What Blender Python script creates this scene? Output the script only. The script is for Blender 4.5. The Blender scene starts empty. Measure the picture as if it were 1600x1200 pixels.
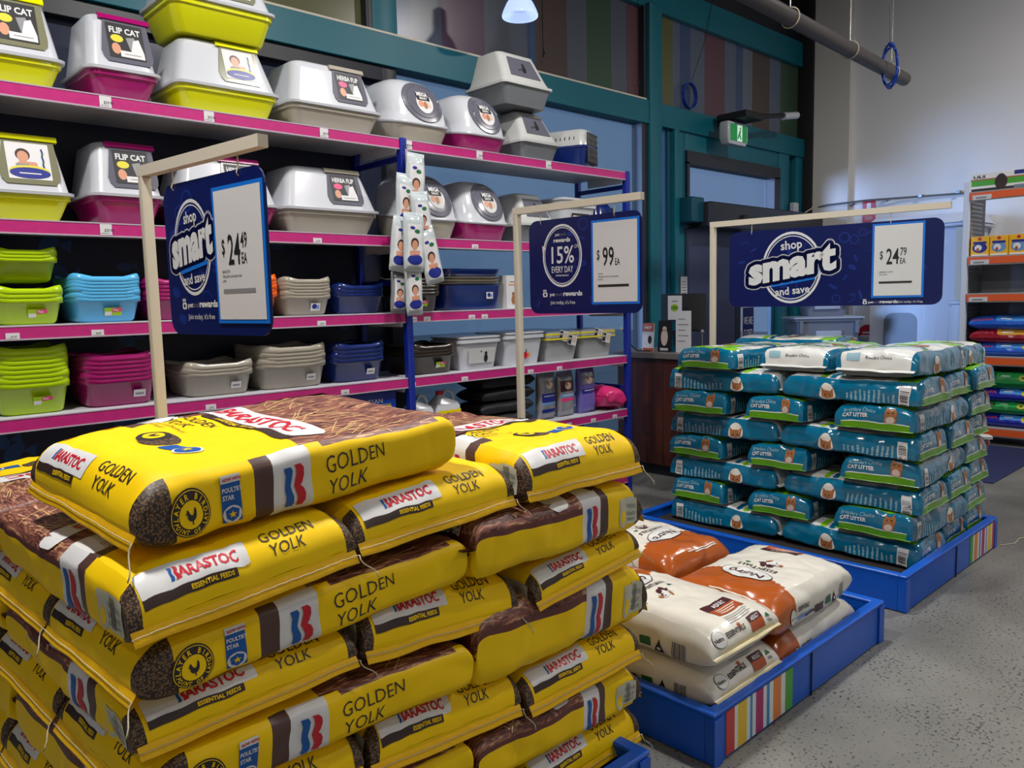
import bpy, bmesh, math, random
from mathutils import Vector, Matrix, noise
from mathutils.geometry import tessellate_polygon
PI = math.pi
SC = bpy.context.scene
COL = SC.collection

# ------------------------------------------------------------------ camera
cam_d = bpy.data.cameras.new('camera')
cam = bpy.data.objects.new('camera', cam_d)
COL.objects.link(cam)
RT = Vector((0.7284018646, -0.6847471284, -0.0234966756))
UP = Vector((0.0900365598, 0.0616672783, 0.9940274498))
FW = Vector((0.6792084669, 0.7261670077, -0.1065707998))
CAM = Vector((0, 0, 1.5))
cam.matrix_world = Matrix(((RT.x, UP.x, -FW.x, 0), (RT.y, UP.y, -FW.y, 0), (RT.z, UP.z, -FW.z, 1.5), (0, 0, 0, 1)))
cam_d.sensor_width = 36
cam_d.lens = 27.674
cam_d.clip_start = 0.02
SC.camera = cam

# ------------------------------------------------------------------ world, light, exposure
SC.view_settings.view_transform = 'Standard'
SC.view_settings.look = 'None'
SC.view_settings.gamma = 1
SC.view_settings.use_curve_mapping = False
SC.view_settings.exposure = 0.0
try:
    SC.cycles.use_denoising = True
    SC.cycles.max_bounces = 8
    SC.cycles.sample_clamp_indirect = 4
except Exception:
    pass
W = bpy.data.worlds.new('world')
SC.world = W
W.use_nodes = True
W.node_tree.nodes['Background'].inputs[0].default_value = (0.25, 0.38, 0.53, 1)
W.node_tree.nodes['Background'].inputs[1].default_value = 0.78

def area(name, loc, size, power, color, target=None, shape='DISK', spread=PI):
    l = bpy.data.lights.new(name, 'AREA')
    l.shape = shape; l.size = size; l.energy = power; l.color = color
    l.spread = spread
    o = bpy.data.objects.new(name, l); COL.objects.link(o)
    o.location = loc
    d = (Vector(target) - Vector(loc)) if target else Vector((0, 0, -1))
    o.rotation_euler = d.to_track_quat('-Z', 'Y').to_euler()
    return o
WARM = (1.0, 0.90, 0.76); NEUT = (1.0, 0.96, 0.92)
# high-bay lamps hanging from the ceiling of the shop (most of them above and behind the camera)
for (x, y, p) in ((0.2, 2.1, 125), (3.0, 2.3, 80), (-1.6, -0.4, 15), (3.6, -1.4, 34), (6.9, 0.2, 170), (0.6, -3.2, 14)):
    area('high_bay_light', (x, y, 5.3 if x > 6 else 4.35), 0.32, p, NEUT)
# daylight from the street, coming in through the glazed front
sd = bpy.data.lights.new('daylight', 'SUN'); sd.energy = 5.0; sd.color = (0.50, 0.68, 1.0); sd.angle = math.radians(16)
so = bpy.data.objects.new('daylight', sd); COL.objects.link(so)
so.rotation_euler = Vector((1.0, -0.40, -0.03)).to_track_quat('-Z', 'Y').to_euler()

# ------------------------------------------------------------------ materials
MATS = {}
CRUMPLE = {'yellow woven plastic': 5, 'glossy teal film': 7, 'glossy white film': 7, 'glossy lime film': 7, 'leaf green film': 7, 'cream film': 6, 'rust orange film': 6, 'pale gold film': 6,
           'crinkled clear film': 9, 'bright blue food bag': 9, 'deep red food bag': 9, 'green food bag': 9, 'royal blue food bag': 9, 'hot pink film': 8, 'silver pouch film': 8, 'white print': 5, 'printed straw': 5}
def lin(c):
    return tuple(((v / 255) / 12.92 if v / 255 <= 0.04045 else ((v / 255 + 0.055) / 1.055) ** 2.4) for v in c) + (1,)

def mat(name, rgb, rough=0.5, metal=0.0, bump=0.0, bscale=30, var=0.0, vscale=6, coat=0.0, trans=0.0, emit=None, spec=0.5):
    if name in MATS: return MATS[name]
    m = bpy.data.materials.new(name); MATS[name] = m
    m.use_nodes = True
    nt = m.node_tree; b = nt.nodes['Principled BSDF']
    c = lin(rgb)
    b.inputs['Base Color'].default_value = c
    b.inputs['Roughness'].default_value = rough
    b.inputs['Metallic'].default_value = metal
    b.inputs['Specular IOR Level'].default_value = spec
    b.inputs['Coat Weight'].default_value = coat
    b.inputs['Coat Roughness'].default_value = 0.15
    if trans: b.inputs['Transmission Weight'].default_value = trans
    if emit:
        b.inputs['Emission Color'].default_value = lin(emit[0]); b.inputs['Emission Strength'].default_value = emit[1]
    tc = nt.nodes.new('ShaderNodeTexCoord')
    if bump:
        n = nt.nodes.new('ShaderNodeTexNoise'); n.inputs['Scale'].default_value = bscale; n.inputs['Detail'].default_value = 4
        if name in CRUMPLE:
            n.noise_type = 'RIDGED_MULTIFRACTAL'; n.inputs['Scale'].default_value = CRUMPLE[name]; n.inputs['Detail'].default_value = 3; n.inputs['Distortion'].default_value = 0.6
        bp = nt.nodes.new('ShaderNodeBump'); bp.inputs['Strength'].default_value = bump; bp.inputs['Distance'].default_value = 0.022 if name in CRUMPLE else 0.01
        nt.links.new(tc.outputs['Object'], n.inputs['Vector'])
        nt.links.new(n.outputs['Fac'], bp.inputs['Height']); nt.links.new(bp.outputs['Normal'], b.inputs['Normal'])
    if var:
        n2 = nt.nodes.new('ShaderNodeTexNoise'); n2.inputs['Scale'].default_value = vscale; n2.inputs['Detail'].default_value = 5
        mx = nt.nodes.new('ShaderNodeMix'); mx.data_type = 'RGBA'
        mx.inputs['A'].default_value = tuple(v * (1 - var) for v in c[:3]) + (1,)
        mx.inputs['B'].default_value = tuple(min(1, v * (1 + var)) for v in c[:3]) + (1,)
        nt.links.new(tc.outputs['Object'], n2.inputs['Vector'])
        nt.links.new(n2.outputs['Fac'], mx.inputs['Factor']); nt.links.new(mx.outputs['Result'], b.inputs['Base Color'])
    return m

def ramp_mat(name, kind, scale, stops, rough=0.5, bump=0.0, stretch=(1, 1, 1), coord='Object', detail=5, dist=0.0, spec=0.5):
    if name in MATS: return MATS[name]
    m = bpy.data.materials.new(name); MATS[name] = m
    m.use_nodes = True
    nt = m.node_tree; b = nt.nodes['Principled BSDF']; b.inputs['Roughness'].default_value = rough
    b.inputs['Specular IOR Level'].default_value = spec
    tc = nt.nodes.new('ShaderNodeTexCoord'); mp = nt.nodes.new('ShaderNodeMapping'); mp.inputs['Scale'].default_value = stretch
    nt.links.new(tc.outputs[coord], mp.inputs['Vector'])
    if kind == 'voronoi':
        t = nt.nodes.new('ShaderNodeTexVoronoi'); out = t.outputs['Distance']
    else:
        t = nt.nodes.new('ShaderNodeTexNoise'); t.inputs['Detail'].default_value = detail; t.inputs['Distortion'].default_value = dist; out = t.outputs['Fac']
    t.inputs['Scale'].default_value = scale
    nt.links.new(mp.outputs['Vector'], t.inputs['Vector'])
    r = nt.nodes.new('ShaderNodeValToRGB')
    while len(r.color_ramp.elements) < len(stops): r.color_ramp.elements.new(0.5)
    for e, (p, c) in zip(r.color_ramp.elements, stops): e.position = p; e.color = lin(c)
    nt.links.new(out, r.inputs['Fac']); nt.links.new(r.outputs['Color'], b.inputs['Base Color'])
    if bump:
        bp = nt.nodes.new('ShaderNodeBump'); bp.inputs['Strength'].default_value = bump; bp.inputs['Distance'].default_value = 0.005
        nt.links.new(out, bp.inputs['Height']); nt.links.new(bp.outputs['Normal'], b.inputs['Normal'])
    return m

M = {}
M['yellow'] = mat('yellow woven plastic', (252, 208, 0), 0.5, bump=0.5, bscale=9, var=0.05, vscale=9, spec=0.25)
M['yellow_dk'] = mat('yellow seam plastic', (244, 190, 0), 0.45, bump=0.3, bscale=40, spec=0.4)
M['hay'] = ramp_mat('printed straw', 'noise', 16, [(0.34, (62, 30, 26)), (0.46, (112, 62, 52)), (0.56, (146, 92, 74)), (0.66, (214, 170, 120)), (0.76, (104, 58, 48))], 0.5, stretch=(1, 6, 2), dist=1.6)
M['pellet'] = ramp_mat('printed pellets', 'voronoi', 230, [(0.05, (150, 120, 84)), (0.35, (104, 78, 54)), (0.62, (40, 28, 20))], 0.5)
M['brown'] = mat('brown print', (84, 58, 52), 0.42)
M['brown_dk'] = mat('dark brown print', (52, 34, 28), 0.45)
M['maroon'] = mat('maroon print', (96, 48, 42), 0.42)
M['white'] = mat('white print', (222, 222, 222), 0.4, bump=.4)
M['red'] = mat('red print', (196, 22, 44), 0.42)
M['blue'] = mat('blue print', (0, 84, 164), 0.42)
M['ink'] = mat('dark ink', (40, 34, 34), 0.5)
M['grey_ink'] = mat('grey ink', (128, 130, 134), 0.5)
M['teal'] = mat('glossy teal film', (0, 104, 140), 0.17, bump=1.0, bscale=8, var=0.08, coat=0.6)
M['teal_dk'] = mat('deep teal film', (0, 88, 118), 0.22, bump=0.5, bscale=11, coat=0.3)
M['green'] = mat('glossy lime film', (132, 204, 20), 0.25, bump=0.4, bscale=11, coat=0.3)
M['green_dk'] = mat('leaf green film', (88, 150, 20), 0.28, bump=.6, coat=0.3)
M['film_white'] = mat('glossy white film', (226, 228, 224), 0.22, bump=0.5, bscale=13, coat=0.35)
M['paleink'] = mat('pale teal ink', (150, 190, 205), 0.35)
M['cat'] = mat('ginger fur print', (160, 104, 62), 0.4, var=0.4, vscale=60)
M['cat_white'] = mat('white fur print', (198, 180, 168), 0.4)
M['film_grey'] = mat('grey underside film', (120, 124, 120), 0.3, coat=0.2)
M['cream'] = mat('cream film', (226, 222, 210), 0.28, bump=0.5, bscale=10, coat=0.3, var=0.04)
M['cream_dk'] = mat('pale gold film', (222, 208, 160), 0.3, bump=0.4, bscale=10, coat=0.3)
M['orange'] = mat('rust orange film', (174, 86, 26), 0.25, bump=0.7, bscale=12, coat=0.4)
M['rust'] = mat('rust print', (168, 78, 40), 0.35)
M['plum'] = mat('plum print', (74, 34, 38), 0.35)
M['skyblue'] = mat('sky blue print', (104, 146, 200), 0.35)
M['leaf'] = mat('green print', (30, 100, 60), 0.35)
M['tray_blue'] = mat('moulded blue plastic', (2, 86, 196), 0.38, bump=0.08, bscale=60)
M['st_red'] = mat('red stripe', (196, 58, 52), 0.4); M['st_yel'] = mat('yellow stripe', (226, 190, 40), 0.4)
M['st_mag'] = mat('magenta stripe', (170, 34, 110), 0.4); M['st_org'] = mat('orange stripe', (222, 132, 60), 0.4)
M['st_grn'] = mat('green stripe', (72, 160, 50), 0.4); M['st_cya'] = mat('cyan stripe', (44, 140, 200), 0.4)
M['cord'] = mat('white cord', (196, 186, 160), 0.8)
M['navy'] = mat('navy sign board', (6, 22, 84), 0.3, spec=0.4)
M['navy2'] = mat('faded navy pattern', (14, 42, 122), 0.3)
M['sign_blue'] = mat('bright blue plastic', (20, 112, 214), 0.3)
M['sign_white'] = mat('sign lettering', (212, 214, 216), 0.4)
M['paper'] = mat('paper', (206, 206, 208), 0.6)
M['black'] = mat('black print', (22, 22, 24), 0.5)
M['frame'] = mat('cream powder coat', (206, 198, 180), 0.45)
M['metal'] = mat('bare metal', (150, 150, 150), 0.35, metal=0.8)
M['shelf_white'] = mat('white shelf steel', (196, 196, 204), 0.4)
M['pink'] = mat('magenta ticket strip', (180, 34, 114), 0.4, var=0.18, vscale=30)
M['clearlip'] = mat('clear plastic lip', (176, 160, 176), 0.25)
M['upright'] = mat('royal blue steel', (14, 38, 140), 0.4)
M['navy_panel'] = mat('dark navy panel', (12, 20, 48), 0.5)
M['fish'] = mat('blue fish print', (14, 62, 112), 0.5)
for k, c in dict(lime=(170, 204, 0), yellowlime=(206, 208, 0), magenta=(150, 10, 96), skytray=(84, 178, 232), taupe=(158, 152, 138), navyp=(8, 34, 100),
                 brownp=(50, 40, 30), whitep=(190, 193, 200), orangep=(236, 96, 10), greyp=(104, 108, 112), greyl=(150, 152, 154)).items():
    M[k] = mat(k + ' glossy plastic', c, 0.22, coat=0.25, bump=0.03, bscale=25)
M['door_grey'] = mat('smoky grey plastic', (96, 96, 108), 0.2, coat=0.4)
M['door_olive'] = mat('olive grey plastic', (120, 120, 96), 0.2, coat=0.4)
M['skin'] = mat('printed skin tone', (196, 140, 112), 0.4)
M['hair'] = mat('printed dark hair', (52, 34, 28), 0.4)
M['lbl_yel'] = mat('label yellow', (206, 196, 50), 0.4)
M['lbl_blue'] = mat('label blue', (24, 38, 128), 0.4)
M['lbl_pink'] = mat('label pink', (214, 70, 120), 0.4)

# ------------------------------------------------------------------ geometry collector
class MB:
    def __init__(s): s.v = []; s.f = []; s.m = []; s.slots = []
    def slot(s, m):
        mm = M[m] if isinstance(m, str) else m
        if mm not in s.slots: s.slots.append(mm)
        return s.slots.index(mm)
    def add(s, vs, fs, m):
        o = len(s.v); s.v.extend([tuple(v) for v in vs]); k = s.slot(m)
        for f in fs: s.f.append(tuple(i + o for i in f)); s.m.append(k)
    def box(s, x0, x1, y0, y1, z0, z1, m, bev=0.0):
        if bev <= 0:
            vs = [(x, y, z) for z in (z0, z1) for y in (y0, y1) for x in (x0, x1)]
            s.add(vs, [(0, 2, 3, 1), (4, 5, 7, 6), (0, 1, 5, 4), (2, 6, 7, 3), (0, 4, 6, 2), (1, 3, 7, 5)], m); return
        b = bev; secs = [(z0, b), (z0 + b, 0), (z1 - b, 0), (z1, b)]
        s.loft([rring(x0 + i, x1 - i, y0 + i, y1 - i, z, b, 2) for z, i in secs], m)
    def loft(s, rings, m, cap0=True, cap1=True, closed=True):
        n = len(rings[0]); o = len(s.v); k = s.slot(m)
        for r in rings: s.v.extend([tuple(p) for p in r])
        for i in range(len(rings) - 1):
            for j in range(n if closed else n - 1):
                a = o + i * n + j; b = o + i * n + (j + 1) % n
                s.f.append((a, b, b + n, a + n)); s.m.append(k)
        if cap0: s.f.append(tuple(o + j for j in reversed(range(n)))); s.m.append(k)
        if cap1: s.f.append(tuple(o + (len(rings) - 1) * n + j for j in range(n))); s.m.append(k)
    def tube(s, pts, r, m, n=8):
        pts = [Vector(p) for p in pts]; rings = []
        up = Vector((0.123, 0.31, 0.94))
        for i, p in enumerate(pts):
            d = (pts[min(i + 1, len(pts) - 1)] - pts[max(i - 1, 0)]).normalized()
            a = d.cross(up)
            if a.length < 0.05: a = d.cross(Vector((1, 0, 0)))
            a.normalize(); b = d.cross(a)
            rr = r[i] if isinstance(r, (list, tuple)) else r
            rings.append([p + a * math.cos(2 * PI * j / n) * rr + b * math.sin(2 * PI * j / n) * rr for j in range(n)])
        s.loft(rings, m)
    def lathe(s, prof, m, c=(0, 0), n=20):
        s.loft([[(c[0] + r * math.cos(2 * PI * j / n), c[1] + r * math.sin(2 * PI * j / n), z) for j in range(n)] for r, z in prof], m)
    def flat(s, shape, fr, m, lift=0.0):
        o, ea, eb, n = fr
        s.add([o + ea * a + eb * b + n * lift for a, b in shape[0]], shape[1], m)
    def build(s, name, parent=None, smooth=False, loc=None, autosm=0):
        me = bpy.data.meshes.new(name)
        me.from_pydata(s.v, [], s.f); me.update()
        for q in s.slots: me.materials.append(q)
        me.polygons.foreach_set('material_index', s.m)
        if smooth or autosm:
            me.polygons.foreach_set('use_smooth', [True] * len(me.polygons))
            if autosm:
                try: me.set_sharp_from_angle(angle=math.radians(autosm))
                except Exception: pass
        me.update()
        ob = bpy.data.objects.new(name, me); COL.objects.link(ob)
        if parent: ob.parent = parent
        if loc: ob.location = loc
        return ob

def rring(x0, x1, y0, y1, z, r, seg=4):
    r = max(0.0005, min(r, (x1 - x0) / 2 - 1e-4, (y1 - y0) / 2 - 1e-4)); out = []
    for cx, cy, a0 in ((x1 - r, y1 - r, 0), (x0 + r, y1 - r, PI / 2), (x0 + r, y0 + r, PI), (x1 - r, y0 + r, 1.5 * PI)):
        for i in range(seg + 1):
            a = a0 + PI / 2 * i / seg
            zz = z(cx, cy) if callable(z) else z
            out.append((cx + r * math.cos(a), cy + r * math.sin(a), zz))
    return out

# ------------------------------------------------------------------ flat shapes (lists of 2D points and faces)
def fill(pts):
    t = tessellate_polygon([[Vector((a, b, 0)) for a, b in pts]])
    return (list(pts), [tuple(q) for q in t])
def rect(x0, x1, y0, y1, r=0.0):
    if r <= 0: return ([(x0, y0), (x1, y0), (x1, y1), (x0, y1)], [(0, 1, 2, 3)])
    p = [(a, b) for a, b, _ in rring(x0, x1, y0, y1, 0, r, 5)]
    return (p, [tuple(range(len(p)))])
def ell(cx, cy, rx, ry=None, n=28):
    ry = ry or rx
    p = [(cx + rx * math.cos(2 * PI * i / n), cy + ry * math.sin(2 * PI * i / n)) for i in range(n)]
    return (p, [tuple(range(n))])
def ring(cx, cy, r0, r1, n=36, a0=0, a1=360, sy=1.0):
    p = []; k = n + 1
    for i in range(k):
        a = math.radians(a0 + (a1 - a0) * i / n)
        p += [(cx + r0 * math.cos(a), cy + sy * r0 * math.sin(a)), (cx + r1 * math.cos(a), cy + sy * r1 * math.sin(a))]
    return (p, [(2 * i, 2 * i + 1, 2 * i + 3, 2 * i + 2) for i in range(n)])
def star(cx, cy, r, n=5):
    return fill([(cx + r * (1 if i % 2 == 0 else 0.42) * math.sin(PI * i / n), cy + r * (1 if i % 2 == 0 else 0.42) * math.cos(PI * i / n)) for i in range(2 * n)])
def move(sh, dx=0, dy=0, rot=0, sx=1, sy=1, shear=0):
    c, s_ = math.cos(math.radians(rot)), math.sin(math.radians(rot)); o = []
    for a, b in sh[0]:
        a, b = a * sx + b * shear, b * sy
        o.append((a * c - b * s_ + dx, a * s_ + b * c + dy))
    return (o, sh[1])
TXT = {}
def text(s, x=0, y=0, size=1.0, xs=1.0, bold=0.0, align='L', rot=0, shear=0.0, spacing=1.0):
    key = (s, round(bold, 3), spacing)
    if key not in TXT:
        cu = bpy.data.curves.new('t', 'FONT'); cu.body = s; cu.size = 1.0; cu.offset = bold; cu.resolution_u = 2; cu.space_character = spacing
        cu.fill_mode = 'FRONT'
        ob = bpy.data.objects.new('t', cu); COL.objects.link(ob)
        dg = bpy.context.evaluated_depsgraph_get(); dg.update()
        me = bpy.data.meshes.new_from_object(ob.evaluated_get(dg))
        vs = [(v.co.x, v.co.y) for v in me.vertices]; fs = [tuple(p.vertices) for p in me.polygons]
        bpy.data.objects.remove(ob); bpy.data.curves.remove(cu); bpy.data.meshes.remove(me)
        w = max([v[0] for v in vs] + [0]); TXT[key] = (vs, fs, w)
    vs, fs, w = TXT[key]
    dx = {'L': 0, 'C': -w / 2, 'R': -w}[align]
    sh = ([((a + dx) * size * xs, b * size) for a, b in vs], fs)
    return move(sh, x, y, rot, 1, 1, shear)
def arc_text(s, cx, cy, r, size, a_mid, step, bold=0.03, flip=False):
    v = []; f = []
    n = len(s)
    for i, ch in enumerate(s):
        if ch == ' ': continue
        a = a_mid + (((n - 1) / 2 - i) * step if not flip else (i - (n - 1) / 2) * step)
        ar = math.radians(a)
        rot = a - 90 if not flip else a + 90
        t = text(ch, 0, -size * 0.36, size, 0.9, bold, 'C')
        t = move(t, cx + r * math.cos(ar), cy + r * math.sin(ar), rot)
        o = len(v); v += t[0]; f += [tuple(q + o for q in p) for p in t[1]]
    return (v, f)
def slice2d(sh, step):
    bm = bmesh.new()
    vs = [bm.verts.new((a, b, 0)) for a, b in sh[0]]
    for f in sh[1]:
        try: bm.faces.new([vs[i] for i in f])
        except Exception: pass
    xs = [a for a, b in sh[0]]; ys = [b for a, b in sh[0]]
    for ax, lo, hi in ((0, min(xs), max(xs)), (1, min(ys), max(ys))):
        k = math.ceil(lo / step)
        while k * step < hi - 1e-6:
            co = [0, 0, 0]; co[ax] = k * step; no = [0, 0, 0]; no[ax] = 1
            if k * step > lo + 1e-6:
                bmesh.ops.bisect_plane(bm, geom=bm.verts[:] + bm.edges[:] + bm.faces[:], plane_co=co, plane_no=no, dist=1e-7)
            k += 1
    bm.verts.index_update()
    out = ([(v.co.x, v.co.y) for v in bm.verts], [tuple(v.index for v in f.verts) for f in bm.faces])
    bm.free(); return out
SHR = lambda *ps: ps

# ------------------------------------------------------------------ properties
def tag(o, label=None, cat=None, group=None, kind=None):
    if label: o['label'] = label
    if cat: o['category'] = cat
    if group: o['group'] = group
    if kind: o['kind'] = kind
    return o
def empty(name, loc=(0, 0, 0), rz=0, label=None, cat=None, group=None):
    o = bpy.data.objects.new(name, None); COL.objects.link(o); o.empty_display_size = 0.05
    o.location = loc; o.rotation_euler = (0, 0, rz)
    return tag(o, label, cat, group)
def dup(o, label=None, group=None, parent=None):
    c = o.copy(); COL.objects.link(c)
    if parent: c.parent = parent
    if label: c['label'] = label
    if group: c['group'] = group
    for ch in list(o.children): dup(ch, None, None, c)
    return c
def struct(mb, name, **k):
    return tag(mb.build(name, **k), kind='structure')
def FR(o, ea, eb):
    ea = Vector(ea).normalized(); eb = Vector(eb).normalized()
    return (Vector(o), ea, eb, ea.cross(eb).normalized())

# ------------------------------------------------------------------ filled bags: one closed skin with its print laid on it
class Bag:
    def __init__(s, L, W_, T, n=4.0, m=2.4, R=0.07, Rt=None, zs=-0.1, zt=None, amp=0.004, seed=0, puff=0.06, narrow=0.04, fr=7.0, mt=None, lift=0.0011):
        s.mt = mt or m; s.lift = lift
        s.L, s.W, s.T, s.n, s.m, s.zs = L, W_, T, n, m, zs * T
        s.zt = (zt if zt is not None else zs) * T
        s.R, s.Rt = R, Rt or R
        s.amp, s.seed, s.puff, s.narrow, s.fr = amp, seed, puff, narrow, fr
        s.e0 = s.arc(s.R, s.zs, s.m); s.e1 = s.arc(s.Rt, s.zt, s.mt)
        s.l0 = s.e0[-1][0]; s.l1 = s.e1[-1][0]
        s.tot = s.l0 + (L - s.R - s.Rt) + s.l1
        s.mb = MB()
    def arc(s, R, z, m):
        H = s.T / 2 - z; tb = [(0, 0, 0)]
        for i in range(1, 61):
            th = i / 60 * PI / 2
            d = R * (1 - math.cos(th) ** (2 / m)); t = math.sin(th) ** (2 / m)
            p = tb[-1]; tb.append((p[0] + math.hypot(d - p[1], (t - p[2]) * H), d, t))
        return tb
    def look(s, tb, l):
        for i in range(1, len(tb)):
            if tb[i][0] >= l:
                a, b = tb[i - 1], tb[i]; k = (l - a[0]) / max(1e-9, b[0] - a[0])
                return a[1] + (b[1] - a[1]) * k, a[2] + (b[2] - a[2]) * k
        return tb[-1][1], 1.0
    def prof(s, l):
        l = max(0, min(s.tot, l))
        if l < s.l0: d, t = s.look(s.e0, l); return -s.L / 2 + d, t, s.zs
        if l > s.tot - s.l1: d, t = s.look(s.e1, s.tot - l); return s.L / 2 - d, t, s.zt
        x = -s.L / 2 + s.R + (l - s.l0)
        k = (x + s.L / 2) / s.L
        return x, 1.0, s.zs + (s.zt - s.zs) * k
    def raw(s, ch, l, q):
        x, t, zs = s.prof(l)
        w = s.W * (1 - s.narrow * (1 - t) ** 1)
        T = s.T
        pf = 1 + s.puff * (1 - (2 * x / s.L) ** 2)
        if ch in 'TB':
            y = q * w / s.W; u = min(1, abs(2 * q / s.W)); f = (1 - u ** s.n) ** (1 / s.n)
            z = zs + (T / 2 * pf - zs) * t * f if ch == 'T' else zs - (T / 2 + zs) * t * f
        else:
            u = min(1, abs(q)); yy = w / 2 * (1 - u ** s.n) ** (1 / s.n)
            y = -yy if ch == 'R' else yy
            z = zs + (T / 2 * (pf if q > 0 else 1) - zs) * t * q if q > 0 else zs + (T / 2 + zs) * t * q
        p = Vector((x, y, z))
        if s.amp:
            o = Vector((s.seed * 7.3, s.seed * 3.1, 0))
            d = noise.noise_vector(p * s.fr + o) * s.amp + noise.noise_vector(p * s.fr * 3.3 + o) * s.amp * 0.32
            e = min(1.0, (s.L / 2 - abs(x)) / 0.10 + 0.15); g = noise.noise(Vector((p.y * 30, p.x * 4, s.seed))) * s.amp * 0.9 * (1 - min(1, e))
            d.z += g; d.z *= 0.8 if ch != 'B' else 0.3
            c = noise.noise(Vector((p.x * 4.2 + s.seed * 3.7, p.y * 5.5, p.z * 6)))
            c2 = noise.noise(Vector((p.x * 9 - s.seed * 1.3, p.y * 6.5, p.z * 5 + 9)))
            rg = max(0.0, 1 - abs(c) * 4.5) ** 1.5 * 0.8 + max(0.0, 1 - abs(c2) * 4) ** 1.5 * 0.5
            kx = 1 - 0.0 * t
            if ch == 'T': d.z -= rg * s.amp * 0.62
            elif ch in 'RL': d.y += rg * s.amp * 0.55 * (1 if ch == 'R' else -1)
            p += d * (0.35 + 0.65 * t)
        return p
    def pos(s, ch, l, q, lift=0.0):
        p = s.raw(ch, l, q)
        if lift:
            h = 0.003; hq = 0.003 if ch in 'TB' else 0.05
            a = s.raw(ch, min(s.tot, l + h), q) - s.raw(ch, max(0, l - h), q)
            b = s.raw(ch, l, q + hq) - s.raw(ch, l, q - hq)
            nn = a.cross(b)
            if ch in 'BL': nn = -nn
            if nn.length > 1e-12: p = p + nn.normalized() * lift
        return p
    def skin(s, matfn, lbr=(), qbr={}, step=0.0105):
        ls = set()
        for i in range(9): ls.add(round(s.l0 * i / 8, 5)); ls.add(round(s.tot - s.l1 * i / 8, 5))
        k = int((s.tot - s.l0 - s.l1) / step)
        for i in range(1, k): ls.add(round(s.l0 + (s.tot - s.l0 - s.l1) * i / k, 5))
        ls = [v for v in sorted(ls) if all(abs(v - b) > 0.003 for b in lbr) or v in (0,)] + list(lbr)
        ls = sorted(set(ls + [0.0, round(s.tot, 5)]))
        yc = 0.5 * s.W * 0.5 ** (1 / s.n); zc = 0.5 ** (1 / s.n)
        def qs(lo, hi, n_, br): 
            v = [lo + (hi - lo) * i / n_ for i in range(n_ + 1)]
            v = [x for x in v if all(abs(x - b) > abs(hi - lo) / n_ * 0.45 for b in br) or x in (lo, hi)] + [b for b in br if lo < b < hi]
            return sorted(v)
        loop = []
        for q in qs(-yc, yc, 30, qbr.get('T', [])): loop.append(('T', q))
        for q in reversed(qs(-zc, zc, 8, qbr.get('L', []))): loop.append(('L', q))
        for q in reversed(qs(-yc, yc, 6, [])): loop.append(('B', q))
        for q in qs(-zc, zc, 8, qbr.get('R', [])): loop.append(('R', q))
        nl = len(loop)
        idx = []
        mb = s.mb; o = len(mb.v)
        for l in ls:
            for ch, q in loop: mb.v.append(tuple(s.raw(ch, l, q)))
        for i in range(len(ls) - 1):
            for j in range(nl):
                j2 = (j + 1) % nl
                if loop[j][0] != loop[j2][0]: continue
                ch = loop[j][0]
                mm = matfn(ch, (ls[i] + ls[i + 1]) / 2, (loop[j][1] + loop[j2][1]) / 2)
                a = o + i * nl + j; b = o + i * nl + j2
                mb.f.append((a, a + nl, b + nl, b)); mb.m.append(mb.slot(mm))
    # print: a chart frame puts a flat shape at (l, q) with "up" along the bag
    def put(s, sh, ch, l0, q0, m, k=0, mode=None, step=0.0105):
        sh = slice2d(sh, step)
        H = s.T / 2
        vs = []
        flipped = False
        for a, b in sh[0]:
            if mode == 'end': l, q = l0 + b, q0 - a            # read from the bottom end, up along the bag
            elif mode == 'top': l, q = l0 - b, q0 + a          # read from the top end
            elif ch == 'T': l, q = l0 + a, q0 + b
            elif ch == 'R': l, q = l0 + a, q0 + b / H
            elif ch == 'L': l, q = l0 - a, q0 + b / H
            if ch in 'RL': q = max(-0.97, min(0.97, q))
            vs.append(s.pos(ch, l, q, s.lift + 0.0005 * k))
        s.mb.add(vs, sh[1], m)
    def seamflap(s, end, d, th, m, droop=0.012, mb=None, wav=0.006):
        mb = mb or s.mb
        sg = -1 if end == 0 else 1
        z0 = s.zs if end == 0 else s.zt
        n_ = 26; r1 = []; r2 = []; r3 = []; r4 = []
        for i in range(n_ + 1):
            y = -s.W / 2 * 0.985 * (1 - s.narrow) + s.W * 0.985 * (1 - s.narrow) * i / n_
            wv = wav * noise.noise(Vector((y * 9, s.seed, end)))
            x = sg * s.L / 2
            b0 = Vector((x - sg * 0.006, y, z0 + wv * 0.3)); b1 = Vector((x + sg * d, y, z0 - droop + wv))
            r1.append(b0 + Vector((0, 0, th))); r2.append(b1 + Vector((0, 0, th * .5))); r3.append(b1 - Vector((0, 0, th * .5))); r4.append(b0 - Vector((0, 0, th)))
        mb.loft([r1, r2, r3, r4], m, False, False, closed=False)
    def stitch(s, end, d, droop, m='cord', tail=0.05, r=0.0010):
        mb = MB(); sg = -1 if end == 0 else 1; z0 = s.zs if end == 0 else s.zt
        pts = []
        for i in range(33):
            y = -s.W / 2 + s.W * i / 32
            pts.append((sg * (s.L / 2 + d * 0.62), y, z0 - droop * 0.62 + 0.003 + 0.0012 * (i % 2) + 0.004 * noise.noise(Vector((y * 9, s.seed, end)))))
        mb.tube(pts, r, m, 5)
        p = Vector(pts[0]); q = [p]
        rnd = random.Random(s.seed * 5 + end)
        for i in range(1, 7): q.append(p + Vector((sg * (0.004 * i), -0.004 * i + 0.006 * math.sin(i), -tail / 6 * i)))
        mb.tube(q, r * 1.5, m, 5)
        return mb

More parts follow.
